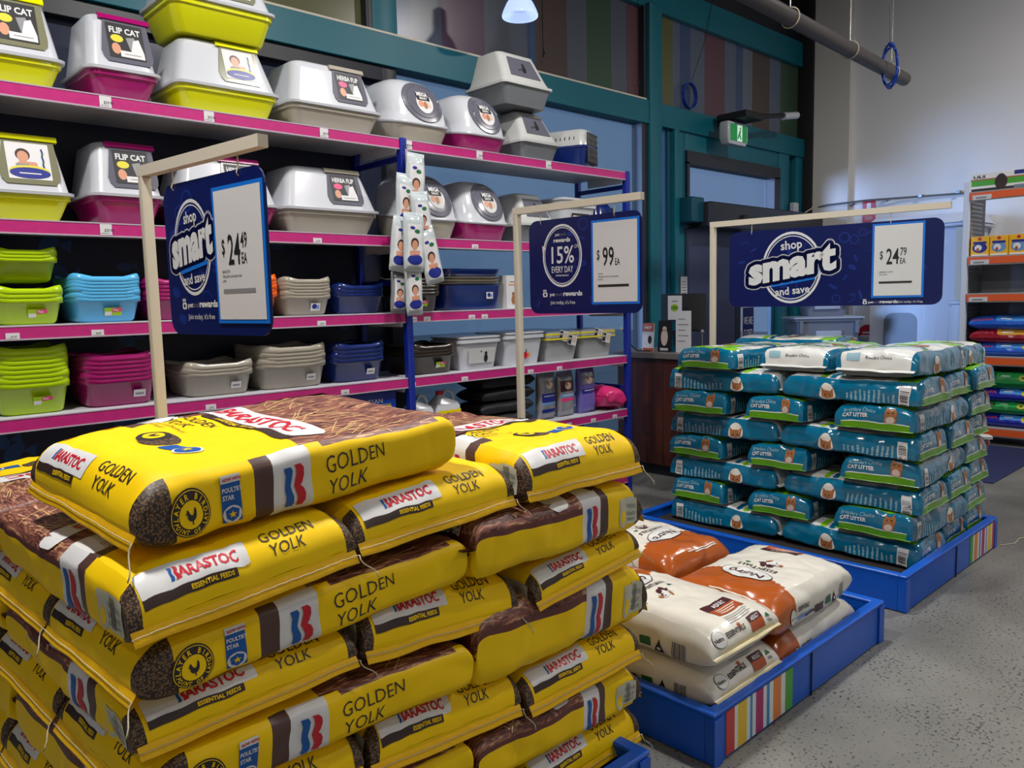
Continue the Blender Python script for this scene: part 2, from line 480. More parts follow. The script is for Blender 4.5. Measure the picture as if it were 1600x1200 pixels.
# ---- the yellow feed sack
def hen(x, y, s_):
    P = [(-.5, .42), (-.42, .62), (-.3, .66), (-.24, .48), (-.12, .22), (.1, .12), (.26, .3), (.34, .62), (.5, .66), (.56, .3), (.48, -.1), (.28, -.38), (.1, -.46), (.1, -.72), (.2, -.8), (-.1, -.8), (-.02, -.72), (-.04, -.46), (-.3, -.34), (-.46, -.05), (-.46, .25), (-.62, .36)]
    return fill([(x + a * s_, y + b * s_) for a, b in P])
def b_logo(x, y, h):
    k = h
    blue = [(-.38, .48), (-.10, .48), (-.02, .38), (-.06, .2), (-.12, .05), (-.08, -.1), (-.02, -.25), (-.04, -.42), (-.12, -.5), (-.40, -.5), (-.34, -.35), (-.32, -.2), (-.36, -.02), (-.34, .15), (-.30, .3)]
    red = [(.04, .5), (.28, .5), (.42, .4), (.44, .24), (.36, .08), (.28, .02), (.40, -.06), (.46, -.2), (.42, -.38), (.28, -.5), (.02, -.5), (.10, -.42), (.14, -.28), (.08, -.1), (.03, .02), (.08, .14), (.14, .28), (.12, .42)]
    return fill([(x + a * k * .8, y + b * k) for a, b in blue]), fill([(x + a * k * .8, y + b * k) for a, b in red])
def make_feed_mesh(seed, T=0.125, L=0.76, puff=0.10):
    B = Bag(L, 0.46, T, n=6.5, m=2.2, R=0.075, Rt=0.045, mt=3.4, zs=-0.10, zt=0.08, amp=0.0085, seed=seed, puff=puff, narrow=0.0, fr=6)
    H = 0.46
    e = B.l0
    br = [0.13, 0.155, 0.245, 0.29, 0.375, 0.44]
    def mf(ch, l, q):
        if ch == 'R':
            if l < 0.115 : return 'pellet'
            if 0.275 < l < 0.315: return 'brown'
            if 0.315 <= l < 0.405: return 'white'
            if l > 0.44 and q > 0.80 and l < B.tot - B.l1: return 'hay'
            return 'yellow'
        if ch == 'L':
            if l < 0.085: return 'pellet'
            if 0.235 < l < 0.27: return 'brown'
            if 0.27 <= l < 0.36: return 'white'
            if 0.36 <= l and q > 0.35: return 'maroon' if q < 0.55 else 'hay'
            return 'yellow'
        if ch == 'T':
            if l > B.tot - 0.03: return 'maroon'
            if l > 0.47: return 'hay'
            if l > 0.40 and abs(q) > 0.15: return 'hay'
            if q > 0.16:
                if l < 0.085 and l > e * .7: return 'yellow'
                if 0.235 < l < 0.27: return 'brown'
                if 0.27 <= l < 0.36: return 'white'
                if l > 0.36: return 'hay'
            return 'yellow'
        return 'yellow'
    B.skin(mf, lbr=(0.085, 0.115, 0.235, 0.27, 0.275, 0.315, 0.36, 0.405, 0.44, 0.47), qbr=dict(T=[0.16, -0.15, 0.15], L=[0.35, 0.55], R=[0.80]))
    # bottom end face
    B.put(rect(-0.20, 0.005, 0.030, 0.078, 0.004), 'T', 0.012, 0, 'white', 0, 'end')
    B.put(rect(-0.20, -0.025, 0.012, 0.031, 0.002), 'T', 0.012, 0, 'brown_dk', 0, 'end')
    B.put(text('ARASTOC', -0.128, 0.043, 0.031, 0.80, 0.035), 'T', 0.012, 0, 'red', 1, 'end')
    for i, c in ((0, 'blue'), (1, 'red')): B.put(move(b_logo(0, 0, 0.025)[i], -0.136, 0.054), 'T', 0.012, 0, c, 1, 'end')
    B.put(text('ESSENTIAL FEEDS', -0.115, 0.017, 0.012, 0.9, 0.03), 'T', 0.012, 0, 'yellow', 1, 'end')
    B.put(text('GOLDEN', 0.035, 0.055, 0.034, 0.86, 0.0), 'T', 0.012, 0, 'ink', 0, 'end')
    B.put(text('YOLK', 0.045, 0.024, 0.034, 0.86, 0.0, shear=0.12), 'T', 0.012, 0, 'ink', 0, 'end')
    # front
    B.put(ell(-0.02, 0.225, 0.045, 0.04), 'T', 0, 0, 'pellet', 0, 'end')
    B.put(ell(-0.045, 0.225, 0.034), 'T', 0, 0, 'ink', 1, 'end'); B.put(ell(-0.045, 0.225, 0.022), 'T', 0, 0, 'yellow', 2, 'end')
    B.put(hen(-0.045, 0.225, 0.018), 'T', 0, 0, 'ink', 3, 'end')
    B.put(rect(0.03, 0.085, 0.195, 0.235, 0.003), 'T', 0, 0, 'blue', 0, 'end'); B.put(ell(0.10, 0.215, 0.03), 'T', 0, 0, 'white', 1, 'end'); B.put(ell(0.10, 0.215, 0.025), 'T', 0, 0, 'blue', 2, 'end'); B.put(star(0.10, 0.215, 0.013), 'T', 0, 0, 'yellow', 3, 'end')
    B.put(text('GOLDEN', -0.18, 0.345, 0.04, 0.9, 0.0), 'T', 0, 0, 'ink', 0, 'end'); B.put(text('YOLK', -0.17, 0.305, 0.04, 0.9, 0.0, shear=0.12), 'T', 0, 0, 'ink', 0, 'end')
    B.put(text('COMPLETE & BALANCED', -0.18, 0.285, 0.014, 0.9, 0.0), 'T', 0, 0, 'brown', 0, 'end'); B.put(text('LAYER PELLET', -0.18, 0.268, 0.014, 0.9, 0.0), 'T', 0, 0, 'brown', 0, 'end')
    B.put(rect(-0.225, 0.16, 0.415, 0.50, 0.02), 'T', 0, 0, 'white', 1, 'end'); B.put(rect(-0.15, 0.16, 0.388, 0.417, 0.006), 'T', 0, 0, 'brown_dk', 1, 'end')
    B.put(text('BARASTOC', -0.17, 0.433, 0.065, 0.86, 0.035), 'T', 0, 0, 'red', 2, 'end'); B.put(text('ESSENTIAL FEEDS', -0.10, 0.395, 0.02, 0.9, 0.02), 'T', 0, 0, 'yellow', 2, 'end')
    for i in range(40):
        r = random.Random(seed * 100 + i); a = r.uniform(-.2, .2); b = r.uniform(0.5, 0.68); t = r.uniform(20, 140)
        B.put(move(rect(-0.045, 0.045, -0.0011, 0.0011), a, b, t), 'T', 0, 0, 'lbl_straw', 0, 'end', 0.03)
    B.put(text('PROPER STUFF', -0.17, B.tot - 0.045, 0.034, 0.8, 0.02), 'T', 0, 0, 'white', 0, 'end')
    # gusset with the hen badge
    c = 0.145
    B.put(ell(c, 0, 0.040), 'R', 0, 0, 'ink', 0); B.put(ring(c, 0, 0.0362, 0.0375), 'R', 0, 0, 'yellow', 1)
    B.put(ell(c, 0, 0.0235), 'R', 0, 0, 'yellow', 1); B.put(hen(c, 0, 0.0185), 'R', 0, 0, 'ink', 2)
    B.put(arc_text('LAYER BIRD', c, 0, 0.0298, 0.0115, 90, 18), 'R', 0, 0, 'yellow', 2)
    B.put(arc_text('POINT OF LAY', c, 0, 0.0298, 0.0108, 270, 15, flip=True), 'R', 0, 0, 'yellow', 2)
    B.put(rect(0.208, 0.246, -0.038, 0.044, 0.002), 'R', 0, 0, 'blue', 0); B.put(rect(0.208, 0.246, 0.033, 0.044), 'R', 0, 0, 'white', 1)
    B.put(text('NOW WITH', 0.212, 0.0355, 0.0065, 1, 0.03), 'R', 0, 0, 'red', 2)
    B.put(text('POULTRY', 0.210, 0.018, 0.0105, 0.85, 0.03), 'R', 0, 0, 'white', 1); B.put(text('STAR', 0.210, 0.006, 0.0105, 0.9, 0.03), 'R', 0, 0, 'white', 1)
    B.put(ell(0.227, -0.022, 0.018, 0.018), 'R', 0, 0, 'white', 1); B.put(fill([(0.214, -0.013), (0.227, -0.007), (0.240, -0.013), (0.238, -0.029), (0.227, -0.037), (0.216, -0.029)]), 'R', 0, 0, 'blue', 2)
    B.put(star(0.227, -0.022, 0.008), 'R', 0, 0, 'yellow', 3)
    for i, cc in ((0, 'blue'), (1, 'red')): B.put(move(b_logo(0, 0, 0.074)[i], 0.362, -0.002), 'R', 0, 0, cc, 1)
    B.put(text('GOLDEN', 0.435, 0.006, 0.042, 0.92, -0.006), 'R', 0, 0, 'ink', 0); B.put(text('YOLK', 0.437, -0.034, 0.042, 0.92, -0.006, shear=0.15), 'R', 0, 0, 'ink', 0)
    # gusset with the egg badge (read with the bottom end on the right)
    B.put(rect(-0.175, -0.095, -0.025, 0.032, 0.006), 'L', 0, 0, 'badge', 0); B.put(rect(-0.135, -0.072, -0.028, 0.036, 0.003), 'L', 0, 0, 'badge', 0)
    B.put(ell(-0.155, -0.006, 0.021, 0.03), 'L', 0, 0, 'badge', 1); B.put(ell(-0.155, -0.008, 0.012, 0.018), 'L', 0, 0, 'yellow', 2)
    for i, t in enumerate(('NUTRITION', 'BALANCED', 'COMPLETE')): B.put(text(t, -0.134, 0.014 - 0.016 * i, 0.0125, 0.78, 0.01 * i), 'L', 0, 0, 'grey_ink', 1)
    for i, cc in ((0, 'blue'), (1, 'red')): B.put(move(b_logo(0, 0, 0.085)[i], -0.315, -0.012), 'L', 0, 0, cc, 1)
    B.seamflap(0, 0.012, 0.0022, 'yellow_dk', 0.030)
    B.seamflap(1, 0.045, 0.0022, 'maroon', -0.004, wav=0.022)
    me = B.mb.build('feed_sack', smooth=True).data
    st = B.stitch(0, 0.014, 0.030).build('stitching_cord', smooth=True).data
    for o in [o for o in COL.objects if o.data in (me, st)]: bpy.data.objects.remove(o)
    return me, st, B
M['lbl_straw'] = mat('straw print', (222, 184, 128), 0.4)
M['badge'] = mat('pale badge print', (196, 196, 176), 0.4)

def from_mesh(name, me, parent=None):
    o = bpy.data.objects.new(name, me); COL.objects.link(o)
    if parent: o.parent = parent
    return o
def frame_place(o, C, th, a0, z0, a1, z1, b, orient, L, Wd, T, thick, length=None, lean=0.0):
    """stand a bag whose front lower edge runs from (a0,z0) to (a1,z1) in the frame (C, th), front face at depth b"""
    t = math.radians(th); A = Vector((math.cos(t), math.sin(t), 0)); Bv = Vector((-math.sin(t), math.cos(t), 0)); Z = Vector((0, 0, 1))
    w = a1 - a0
    ax = (A * w + Z * (z1 - z0)); wid = ax.length; ax.normalize()
    by = (Bv + Z * lean).normalized(); up = ax.cross(by).normalized(); by = up.cross(ax)
    c0 = Vector((C[0], C[1], 0)) + A * (a0 + a1) / 2 + Bv * b + Z * (z0 + z1) / 2
    if orient == 'end': ex, ey, sx, sy = by, -ax, (length or L) / L, wid / Wd; dep = (length or L)
    elif orient == 'end_back': ex, ey, sx, sy = -by, ax, (length or L) / L, wid / Wd; dep = (length or L)
    elif orient == 'side': ex, ey, sx, sy = ax, by, wid / L, (length or Wd) / Wd; dep = (length or Wd)
    else: ex, ey, sx, sy = -ax, -by, wid / L, (length or Wd) / Wd; dep = (length or Wd)
    sz = thick / T
    c = c0 + by * dep / 2 + up * thick / 2
    o.matrix_basis = Matrix(((ex.x * sx, ey.x * sy, up.x * sz, c.x), (ex.y * sx, ey.y * sy, up.y * sz, c.y), (ex.z * sx, ey.z * sy, up.z * sz, c.z), (0, 0, 0, 1)))
    return o

FEED = [make_feed_mesh(s_) for s_ in (1, 2, 3)]
FC = (0.385, 1.35); FT = 3.5
_k = [0]
def feed(a0, z0, a1, z1, b, orient, thick, label, length=None, lean=0.0, pick=None, group=None, th=FT):
    i = pick if pick is not None else _k[0] % 3; _k[0] += 1
    me, st, B = FEED[i]
    o = from_mesh('feed_sack', me); tag(o, label, 'sack', group or 'yellow feed sacks stacked on the nearest tray')
    from_mesh('stitching_cord', st, o)
    return frame_place(o, FC, th, a0, z0, a1, z1, b, orient, B.L, B.W, B.T, thick, length, lean)
# heights of the layers, bottoms, at five places along the front (a = 0, .45, .95, 1.2, 1.48)
LZ = {2: (.918, .955, .968, .965, .955), 3: (.815, .84, .825, .815, .80), 4: (.722, .728, .66, .70, .705), 5: (.612, .61, .535, .515, .505),
      6: (.50, .47, .40, .39, .375), 7: (.35, .33, .27, .25, .24), 8: (.20, .19, .14, .12, .11), 9: (.045, .045, .045, .045, .045)}
LA = (0, .45, .95, 1.2, 1.48)
def lz(k, a):
    T_ = LZ[k]
    for i in range(4):
        if a <= LA[i + 1] or i == 3:
            t = (a - LA[i]) / (LA[i + 1] - LA[i]); return T_[i] + (T_[i + 1] - T_[i]) * max(-0.1, min(1, t))
ORD = {1: 'top', 2: 'second', 3: 'third', 4: 'fourth', 5: 'fifth', 6: 'sixth', 7: 'seventh', 8: 'eighth', 9: 'ninth'}
COLN = {'end': ('at the left corner', 'in the middle', 'at the right corner')}
for k in range(2, 9):
    up = k - 1
    def th_(a): return (lz(k - 1, a) - lz(k, a)) if k > 2 else 0.115
    if k % 2 == 0:
        for j, (a0, a1) in enumerate(((0.0, .455), (.465, .945), (.965, 1.475))):
            if k == 4 and j == 2: a0 = 1.0
            if k == 8 and False: continue
            am = (a0 + a1) / 2
            tk = th_(am) * 0.985
            if k == 2: tk = (0.128, 0.124, 0.148)[j]
            jj = 0.012 * math.sin(k * 3 + j * 2)
            feed(a0, lz(k, a0 + .05), a1, lz(k, a1 - .05), (0.0 if not (k > 3 and j == 0) else 0.02) + jj, 'end', tk,
                 'yellow end-on sack ' + ('at the left corner', 'in the middle', 'at the right corner')[j] + ' of the front, ' + ORD[k] + ' layer down', pick=(k // 2 + j) % 3)
            feed(a0, lz(k, a0 + .05), a1, lz(k, a1 - .05), 0.82 + jj, 'end_back', tk * (0.9 if k == 2 else 1),
                 'yellow sack ' + ('on the left', 'in the middle', 'on the right')[j] + ' of the back row, ' + ORD[k] + ' layer down', pick=(k + j) % 3, length=.60, group='feed sacks in the back rows of the yellow stack')
    else:
        for r, b in enumerate((0.0, 0.47, 0.94)):
            tk = th_(.4) * 0.99; tk2 = th_(1.2) * 0.99
            where = ('along the front', 'in the middle row', 'in the rear row')[r]
            g = None if r == 0 else 'feed sacks in the back rows of the yellow stack'
            feed(0.005, lz(k, .05), .765, lz(k, .7), b + 0.008 * math.sin(k + r), 'side', tk, 'lengthways yellow sack ' + where + ', left half, ' + ORD[k] + ' layer down', pick=(k + r) % 3, group=g, length=.46)
            feed(.775, lz(k, .85), 1.47 + (0.03 if k == 5 else 0), lz(k, 1.42), b - 0.01 + 0.008 * math.cos(k + r), 'back', tk2, 'lengthways yellow sack ' + where + ', right half, ' + ORD[k] + ' layer down', pick=(k + r + 1) % 3, group=g, length=.46)
feed(0.045, 1.063, .80, 1.095, 0.055, 'side', 0.135, 'topmost yellow feed sack, alone and slightly askew on top of the stack', length=.53, lean=0.055, pick=0, th=4.5)

# ---- the teal cat-litter bag
def make_litter_mesh(seed):
    B = Bag(0.72, 0.41, 0.135, n=5.0, m=3.2, R=0.035, Rt=0.07, zs=-0.42, zt=-0.20, lift=0.0019, amp=0.0115, seed=seed, puff=0.04, narrow=0.05, fr=6)
    e = B.l0
    def mf(ch, l, q):
        if ch == 'T':
            if l < 0.034: return 'green_dk'
            if l < 0.039: return 'film_white'
            if l < e - 0.004: return 'teal'
            if l < e + 0.09: return 'green'
            if l > B.tot - B.l1 + 0.02: return 'film_white'
            return 'film_white'
        if ch == 'B': return 'film_grey'
        return 'teal'
    B.skin(mf, lbr=(0.034, 0.039, round(e - 0.004, 4), round(e + 0.09, 4)))
    B.put(text('Breeders Choice', -0.16, 0.085, 0.030, 0.82, 0.0, shear=0.2), 'T', 0.0, 0, 'paleink', 0, 'end')
    B.put(text('CAT LITTER', -0.165, 0.058, 0.028, 0.9, 0.03), 'T', 0.0, 0, 'white', 0, 'end')
    B.put(rect(0.052, 0.110, 0.040, 0.108, 0.010), 'T', 0, 0, 'cat', 0, 'end')
    B.put(fill([(0.055, 0.09), (0.06, 0.125), (0.073, 0.105), (0.088, 0.105), (0.1, 0.125), (0.105, 0.09)]), 'T', 0, 0, 'cat', 0, 'end')
    B.put(ell(0.08, 0.055, 0.021, 0.018), 'T', 0, 0, 'cat_white', 1, 'end')
    for dx in (-.011, .011): B.put(ell(0.08 + dx, 0.092, 0.004), 'T', 0, 0, 'ink', 1, 'end')
    B.put(text('ODOUR CONTROL  15 kg', -0.12, 0.012, 0.012, 0.9, 0.0), 'T', 0, 0, 'green', 0, 'end')
    for ch, sg in (('R', 1), ('L', -1)):
        X = lambda a0, a1: (a0, a1) if sg > 0 else (-a1, -a0)
        a, b = X(e + 0.012, e + 0.062); B.put(rect(a, b, -0.040, 0.046, 0.002), ch, 0, 0, 'white', 0)
        r = random.Random(seed)
        for i in range(15):
            y = -0.034 + i * 0.0047; a, b = X(e + 0.017, e + 0.057); B.put(rect(a, b, y, y + r.choice((0.0012, 0.0022, 0.003))), ch, 0, 0, 'ink', 1, step=0.05)
        for i in range(11):
            cx = e + 0.085 + i * 0.024; h = r.uniform(0.020, 0.040)
            nn = int(h / 0.006)
            for j in range(-nn, nn):
                w = r.uniform(0.003, 0.0068); a, b = X(cx - w, cx + w); B.put(rect(a, b, j * 0.005, j * 0.005 + 0.0032), ch, 0, 0.04, 'paleink', 0, step=0.05)
        cx = (e + 0.43) * sg
        B.put(ell(cx, 0, 0.044), ch, 0, 0, 'cream', 0)
        B.put(fill([(cx - .03, -.02), (cx - .034, .03), (cx - .018, .018), (cx + .018, .018), (cx + .034, .03), (cx + .03, -.02), (cx, -.034)]), ch, 0, 0, 'cat', 1)
        for dx in (-.012, .012): B.put(ell(cx + dx, 0.0, 0.004), ch, 0, 0, 'ink', 2)
    B.put(ell(0.02, e + 0.22, 0.07, 0.05), 'T', 0, 0, 'green', 0, 'end'); B.put(ell(-0.07, e + 0.30, 0.05, 0.04), 'T', 0, 0, 'cat', 0, 'end'); B.put(ell(0.08, e + 0.33, 0.055, 0.03), 'T', 0, 0, 'film_grey', 0, 'end')
    B.put(rect(-.17, .17, e + .40, e + .43, .01), 'T', 0, 0, 'teal', 0, 'end'); B.put(rect(-.17, .17, e + .45, e + .48, .01), 'T', 0, 0, 'green', 0, 'end')
    B.put(text('Breeders Choice', -0.13, 0.065, 0.028, 0.9, 0.0, shear=0.2), 'T', B.tot - 0.0, 0, 'ink', 0, 'top') if False else None
    for i in range(3):
        B.put(text('Breeders Choice', -0.05, 0, 0.022, 0.9, 0.0, shear=0.2), 'T', B.tot - 0.05, 0.0, 'ink', 0, 'top') if i == 0 else None
    B.put(rect(-.15, -.08, -.02, .02, .003), 'T', B.tot - 0.06, 0, 'paleink', 0, 'top')
    B.seamflap(0, 0.006, 0.002, 'green_dk', 0.002); B.seamflap(1, 0.02, 0.0015, 'film_white', 0.01)
    me = B.mb.build('cat_litter_bag', smooth=True).data
    for o in [o for o in COL.objects if o.data is me]: bpy.data.objects.remove(o)
    return me, B
LIT = [make_litter_mesh(s_) for s_ in (11, 12, 13)]
LH = 0.1345
def litter(cx, cy, z, rot, label, i=0, thick=LH, roll=0.0, pitch=0.0, sx=1.0, sy=1.0, group='teal cat litter bags in the tall stack'):
    me, B = LIT[i % 3]
    o = from_mesh('cat_litter_bag', me); tag(o, label, 'bag', group)
    o.location = (cx, cy, z + thick / 2); o.rotation_euler = (math.radians(roll), math.radians(pitch), math.radians(rot)); o.scale = (sx, sy, thick / 0.135 * 0.95)
    return o
rnd = random.Random(4)
base = 0.125
LAY = ['bottom', 'second', 'third', 'fourth', 'fifth', 'sixth', 'seventh', 'eighth']
for k in range(8):
    z = base + k * LH + 0.002 * (k % 2); lay = LAY[k] + ' layer up' if k else 'bottom layer'
    j = lambda a=0.012: rnd.uniform(-a, a)
    if k % 2 == 0:
        litter(4.205 + j(), 1.755 + j(), z, 90 + j(1), 'lengthways teal litter bag at the near corner, ' + lay, k)
        if k < 7: litter(4.205 + j(), 2.50 + j(), z, -90 + j(1.5), 'lengthways teal litter bag at the counter end of the near face, ' + lay, k + 1)
        litter(4.60 + j(), 1.76 + j(), z, 90 + j(1), 'teal litter bag end-on to the aisle beside the corner bag, ' + lay, k + 2, sy=.93)
        litter(4.60, 2.50, z, -90, 'teal litter bag inside the back half of the stack, ' + lay, k)
        if k < 6: litter(4.96 + j(), 1.77 + j(), z + 0.004, 90 + j(2), 'teal litter bag end-on to the aisle, far right, ' + lay, k + 1, sy=.83)
        else: litter(4.96, 1.75, z + 0.004, 90, 'teal litter bag end-on to the aisle, far right, ' + lay, k + 1, sy=.83)
    elif k < 7:
        for n_, (cy, nm) in enumerate(((1.60, 'at the near corner'), (2.135, 'in the middle'), (2.65, 'at the counter end'))):
            litter(4.345 + j(), cy + j(0.008), z, j(3.5), 'end-on teal litter bag ' + nm + ' of the near face, ' + lay, k + n_, sy=(1.0, .90, .94)[n_])
        litter(4.925 + j(), 1.765 + j(), z, 90 + j(2), 'teal litter bag end-on to the aisle, far right, ' + lay, k, sy=.88)
        litter(4.925, 2.50, z, -90, 'teal litter bag inside the back half of the stack, ' + lay, k + 1, sy=.88)
zt = base + 7 * LH
litter(4.36, 1.62, zt, 180, 'white-ended cat litter bag on top of the stack, nearest the aisle', 0, roll=0, thick=.145)
litter(4.40, 2.06, zt + .002, 178, 'white-ended cat litter bag on top of the stack, second from the aisle', 1, thick=.135)
litter(4.33, 2.55, zt, -7, 'teal cat litter bag on top at the counter end with its printed end forward', 2, thick=.13, group='teal cat litter bags in the tall stack')
litter(5.00, 2.55, zt - 0.0, 92, 'green and white cat litter bag on top at the back, beyond the others', 0, thick=.15)
litter(4.95, 1.66, zt + 0.0, 182, 'teal cat litter bag on the top layer at the far right end', 2, thick=.13, sx=.62)

# ---- the cream and orange dog-food bag
def make_dog_mesh(seed):
    B = Bag(0.66, 0.45, 0.165, lift=0.0022, n=3.6, m=2.2, R=0.085, Rt=0.09, zs=-0.05, zt=-0.15, amp=0.009, seed=seed, puff=0.10, narrow=0.03, fr=8)
    br = round(B.tot - 0.30, 4)
    def mf(ch, l, q):
        if ch in 'RL': return 'orange' if l > br + 0.06 else 'cream'
        if ch == 'T':
            if l < 0.012: return 'cream_dk'
            lim = br + 0.06 - 0.06 * math.cos(q / 0.19 * PI / 2)
            return 'orange' if l > lim else 'cream'
        return 'orange' if l > br + .06 else 'cream'
    B.skin(mf, lbr=(br, round(br + .06, 4)))
    t = B.tot
    B.put(ell(0, t - 0.275, 0.105, 0.058), 'T', 0, 0, 'plum', 0, 'end'); B.put(ell(0, t - 0.275, 0.101, 0.054), 'T', 0, 0, 'film_white', 1, 'end')
    B.put(text('Nutro', -0.075, t - 0.292, 0.062, 0.95, 0.02, shear=0.1), 'T', 0, 0, 'plum', 2, 'end')
    B.put(text('ESSENTIALS', 0, t - 0.365, 0.030, 0.95, 0.02, 'C', spacing=1.15), 'T', 0, 0, 'ink', 0, 'end')
    r = random.Random(3)
    for i in range(16):
        B.put(move(ell(0, 0, r.uniform(.008, .02), r.uniform(.005, .012)), r.uniform(-.06, .03), t - .42 + r.uniform(-.025, .025), r.uniform(0, 90)), 'T', 0, 0, r.choice(('plum', 'plum', 'cat', 'film_white')), 0 + i % 3, 'end')
    B.put(fill([(0.05, t - .40), (0.075, t - .40), (0.06, t - .385)]), 'T', 0, 0, 'leaf', 0, 'end')
    B.put(rect(-.05, .11, .165, .20), 'T', 0, 0, 'plum', 0, 'end'); B.put(rect(-.05, .11, .125, .165), 'T', 0, 0, 'rust', 0, 'end')
    B.put(text('ADULT', -.005, .172, .026, .9, .03), 'T', 0, 0, 'white', 1, 'end')
    for i in range(3): B.put(rect(-.03, .09 - .02 * i, .152 - .010 * i, .156 - .010 * i), 'T', 0, 0, 'cream', 1, 'end')
    for i in range(4): B.put(rect(-.05, .10 - .015 * (i % 2), .112 - .008 * i, .114 - .008 * i), 'T', 0, 0, 'grey_ink', 0, 'end')
    B.put(star(-.02, .072, .013, 6), 'T', 0, 0, 'rust', 0, 'end')
    # bottom end panel
    B.put(ell(-.150, 0.058, .032, .030), 'T', 0, 0, 'plum', 0, 'end'); B.put(ell(-.150, .058, .030, .028), 'T', 0, 0, 'film_white', 1, 'end'); B.put(text('Nutro', -.176, .052, .020, .9, .03), 'T', 0, 0, 'plum', 2, 'end')
    B.put(text('ESSENTIALS', -.108, .05, .026, .85, .03), 'T', 0, 0, 'ink', 0, 'end')
    B.put(rect(.04, .125, .055, .08), 'T', 0, 0, 'plum', 0, 'end'); B.put(rect(.04, .125, .018, .055), 'T', 0, 0, 'rust', 0, 'end'); B.put(text('ADULT', .06, .06, .018, .9, .03), 'T', 0, 0, 'white', 1, 'end')
    B.put(fill([(.14, .05), (.17, .05), (.155, .068)]), 'T', 0, 0, 'leaf', 0, 'end'); B.put(text('15kg', .142, .03, .016, .9, .02), 'T', 0, 0, 'ink', 0, 'end')
    B.put(rect(-.14, .02, t - .09, t - .085), 'T', 0, 0, 'cream', 0, 'end'); B.put(rect(-.14, .06, t - .10, t - .095), 'T', 0, 0, 'cream', 0, 'end')
    for ch, sg in (('R', 1), ('L', -1)):
        X = lambda a0, a1: (a0, a1) if sg > 0 else (-a1, -a0)
        rr = random.Random(8)
        p = B.l0 + 0.01
        while p < B.l0 + 0.06:
            w = rr.choice((.0012, .002, .0032)); a, b = X(p, p + w); B.put(rect(a, b, -.035, .035), ch, 0, -0.15, 'ink', 0); p += w + .0022
        c = X(B.l0 + .085, B.l0 + .125); m_ = (c[0] + c[1]) / 2
        B.put(fill([(c[0], -.028), (c[1], -.028), (m_, .026)]), ch, 0, -0.15, 'ink', 0); B.put(ell(m_, -.010, .007), ch, 0, -0.15, 'white', 1)
        for i, (a0, a1, z0, z1, mm) in enumerate(((.28, .32, -.02, .015, 'leaf'), (.34, .40, -.03, .01, 'plum'))):
            a, b = X(a0, a1); B.put(rect(a, b, z0, z1), ch, 0, -0.1, mm, 0)
        a, b = X(.40, .56 - .16 * 0); 
    # the -y gusset seen on the aisle side
    B.put(ell(t - .29, .0, .028, .03), 'R', 0, 0, 'grey_ink', 0); B.put(ell(t - .29, .0, .025, .027), 'R', 0, 0, 'film_white', 1)
    for ch, sg in (('L', -1),):
        x0 = -(t - .245)
        B.put(ell(-(t - .215), .0, .024, .03), ch, 0, 0, 'ink', 0); B.put(ell(-(t - .215), .0, .022, .028), ch, 0, 0, 'film_white', 1); B.put(text('Nutro', -(t - .2), -.005, .014, .9, .03), ch, 0, 0, 'plum', 2)
        B.put(text('ESSENTIALS', -(t - .25), .012, .020, .8, .03), ch, 0, 0, 'ink', 0)
        B.put(rect(-(t - .25), -(t - .36), -.022, -.004), ch, 0, 0, 'skyblue', 0); B.put(rect(-(t - .30), -(t - .38), -.024, -.012), ch, 0, 0, 'plum', 1)
    B.seamflap(0, 0.012, 0.0015, 'cream_dk', 0.006); B.seamflap(1, 0.022, 0.0015, 'orange', 0.008)
    me = B.mb.build('dog_food_bag', smooth=True).data
    for o in [o for o in COL.objects if o.data is me]: bpy.data.objects.remove(o)
    return me, B
DOG = [make_dog_mesh(s_) for s_ in (21, 22)]
def dog(cx, cy, z, rot, label, i, thick=.165, roll=0, pitch=0, sx=1, sy=1):
    o = from_mesh('dog_food_bag', DOG[i % 2][0]); tag(o, label, 'bag', 'cream and orange dog food bags on the blue tray')
    o.location = (cx, cy, z + thick / 2); o.rotation_euler = (math.radians(roll), math.radians(pitch), math.radians(rot)); o.scale = (sx, sy, thick / .165 * 0.97)
dog(2.335, 1.70, .118, 90, 'cream dog food bag lying on the tray floor, lower of the near pair', 0, .148, sx=1.08, sy=.98)
dog(2.325, 1.70, .262, 90, 'cream dog food bag on top of the near pair, banner end to the aisle', 1, .148, sx=1.08, sy=.98)
dog(2.88, 1.575, .085, 180, 'dog food bag with orange end, bottom of the right-hand pair', 1, .158)
dog(2.84, 1.575, .240, 180, 'glossy dog food bag with orange end, on top of the right-hand pair', 0, .165, sy=1.02)
dog(2.97, 2.24, .085, -90, 'dog food bag with orange front, lower of the pair at the back', 0, .158)
dog(2.90, 2.22, .240, -93, 'dog food bag with orange front, upper of the pair at the back', 1, .17)
dog(2.36, 2.375, .085, -90, 'cream dog food bag lying behind the near pair, mostly hidden by them', 1, .165)

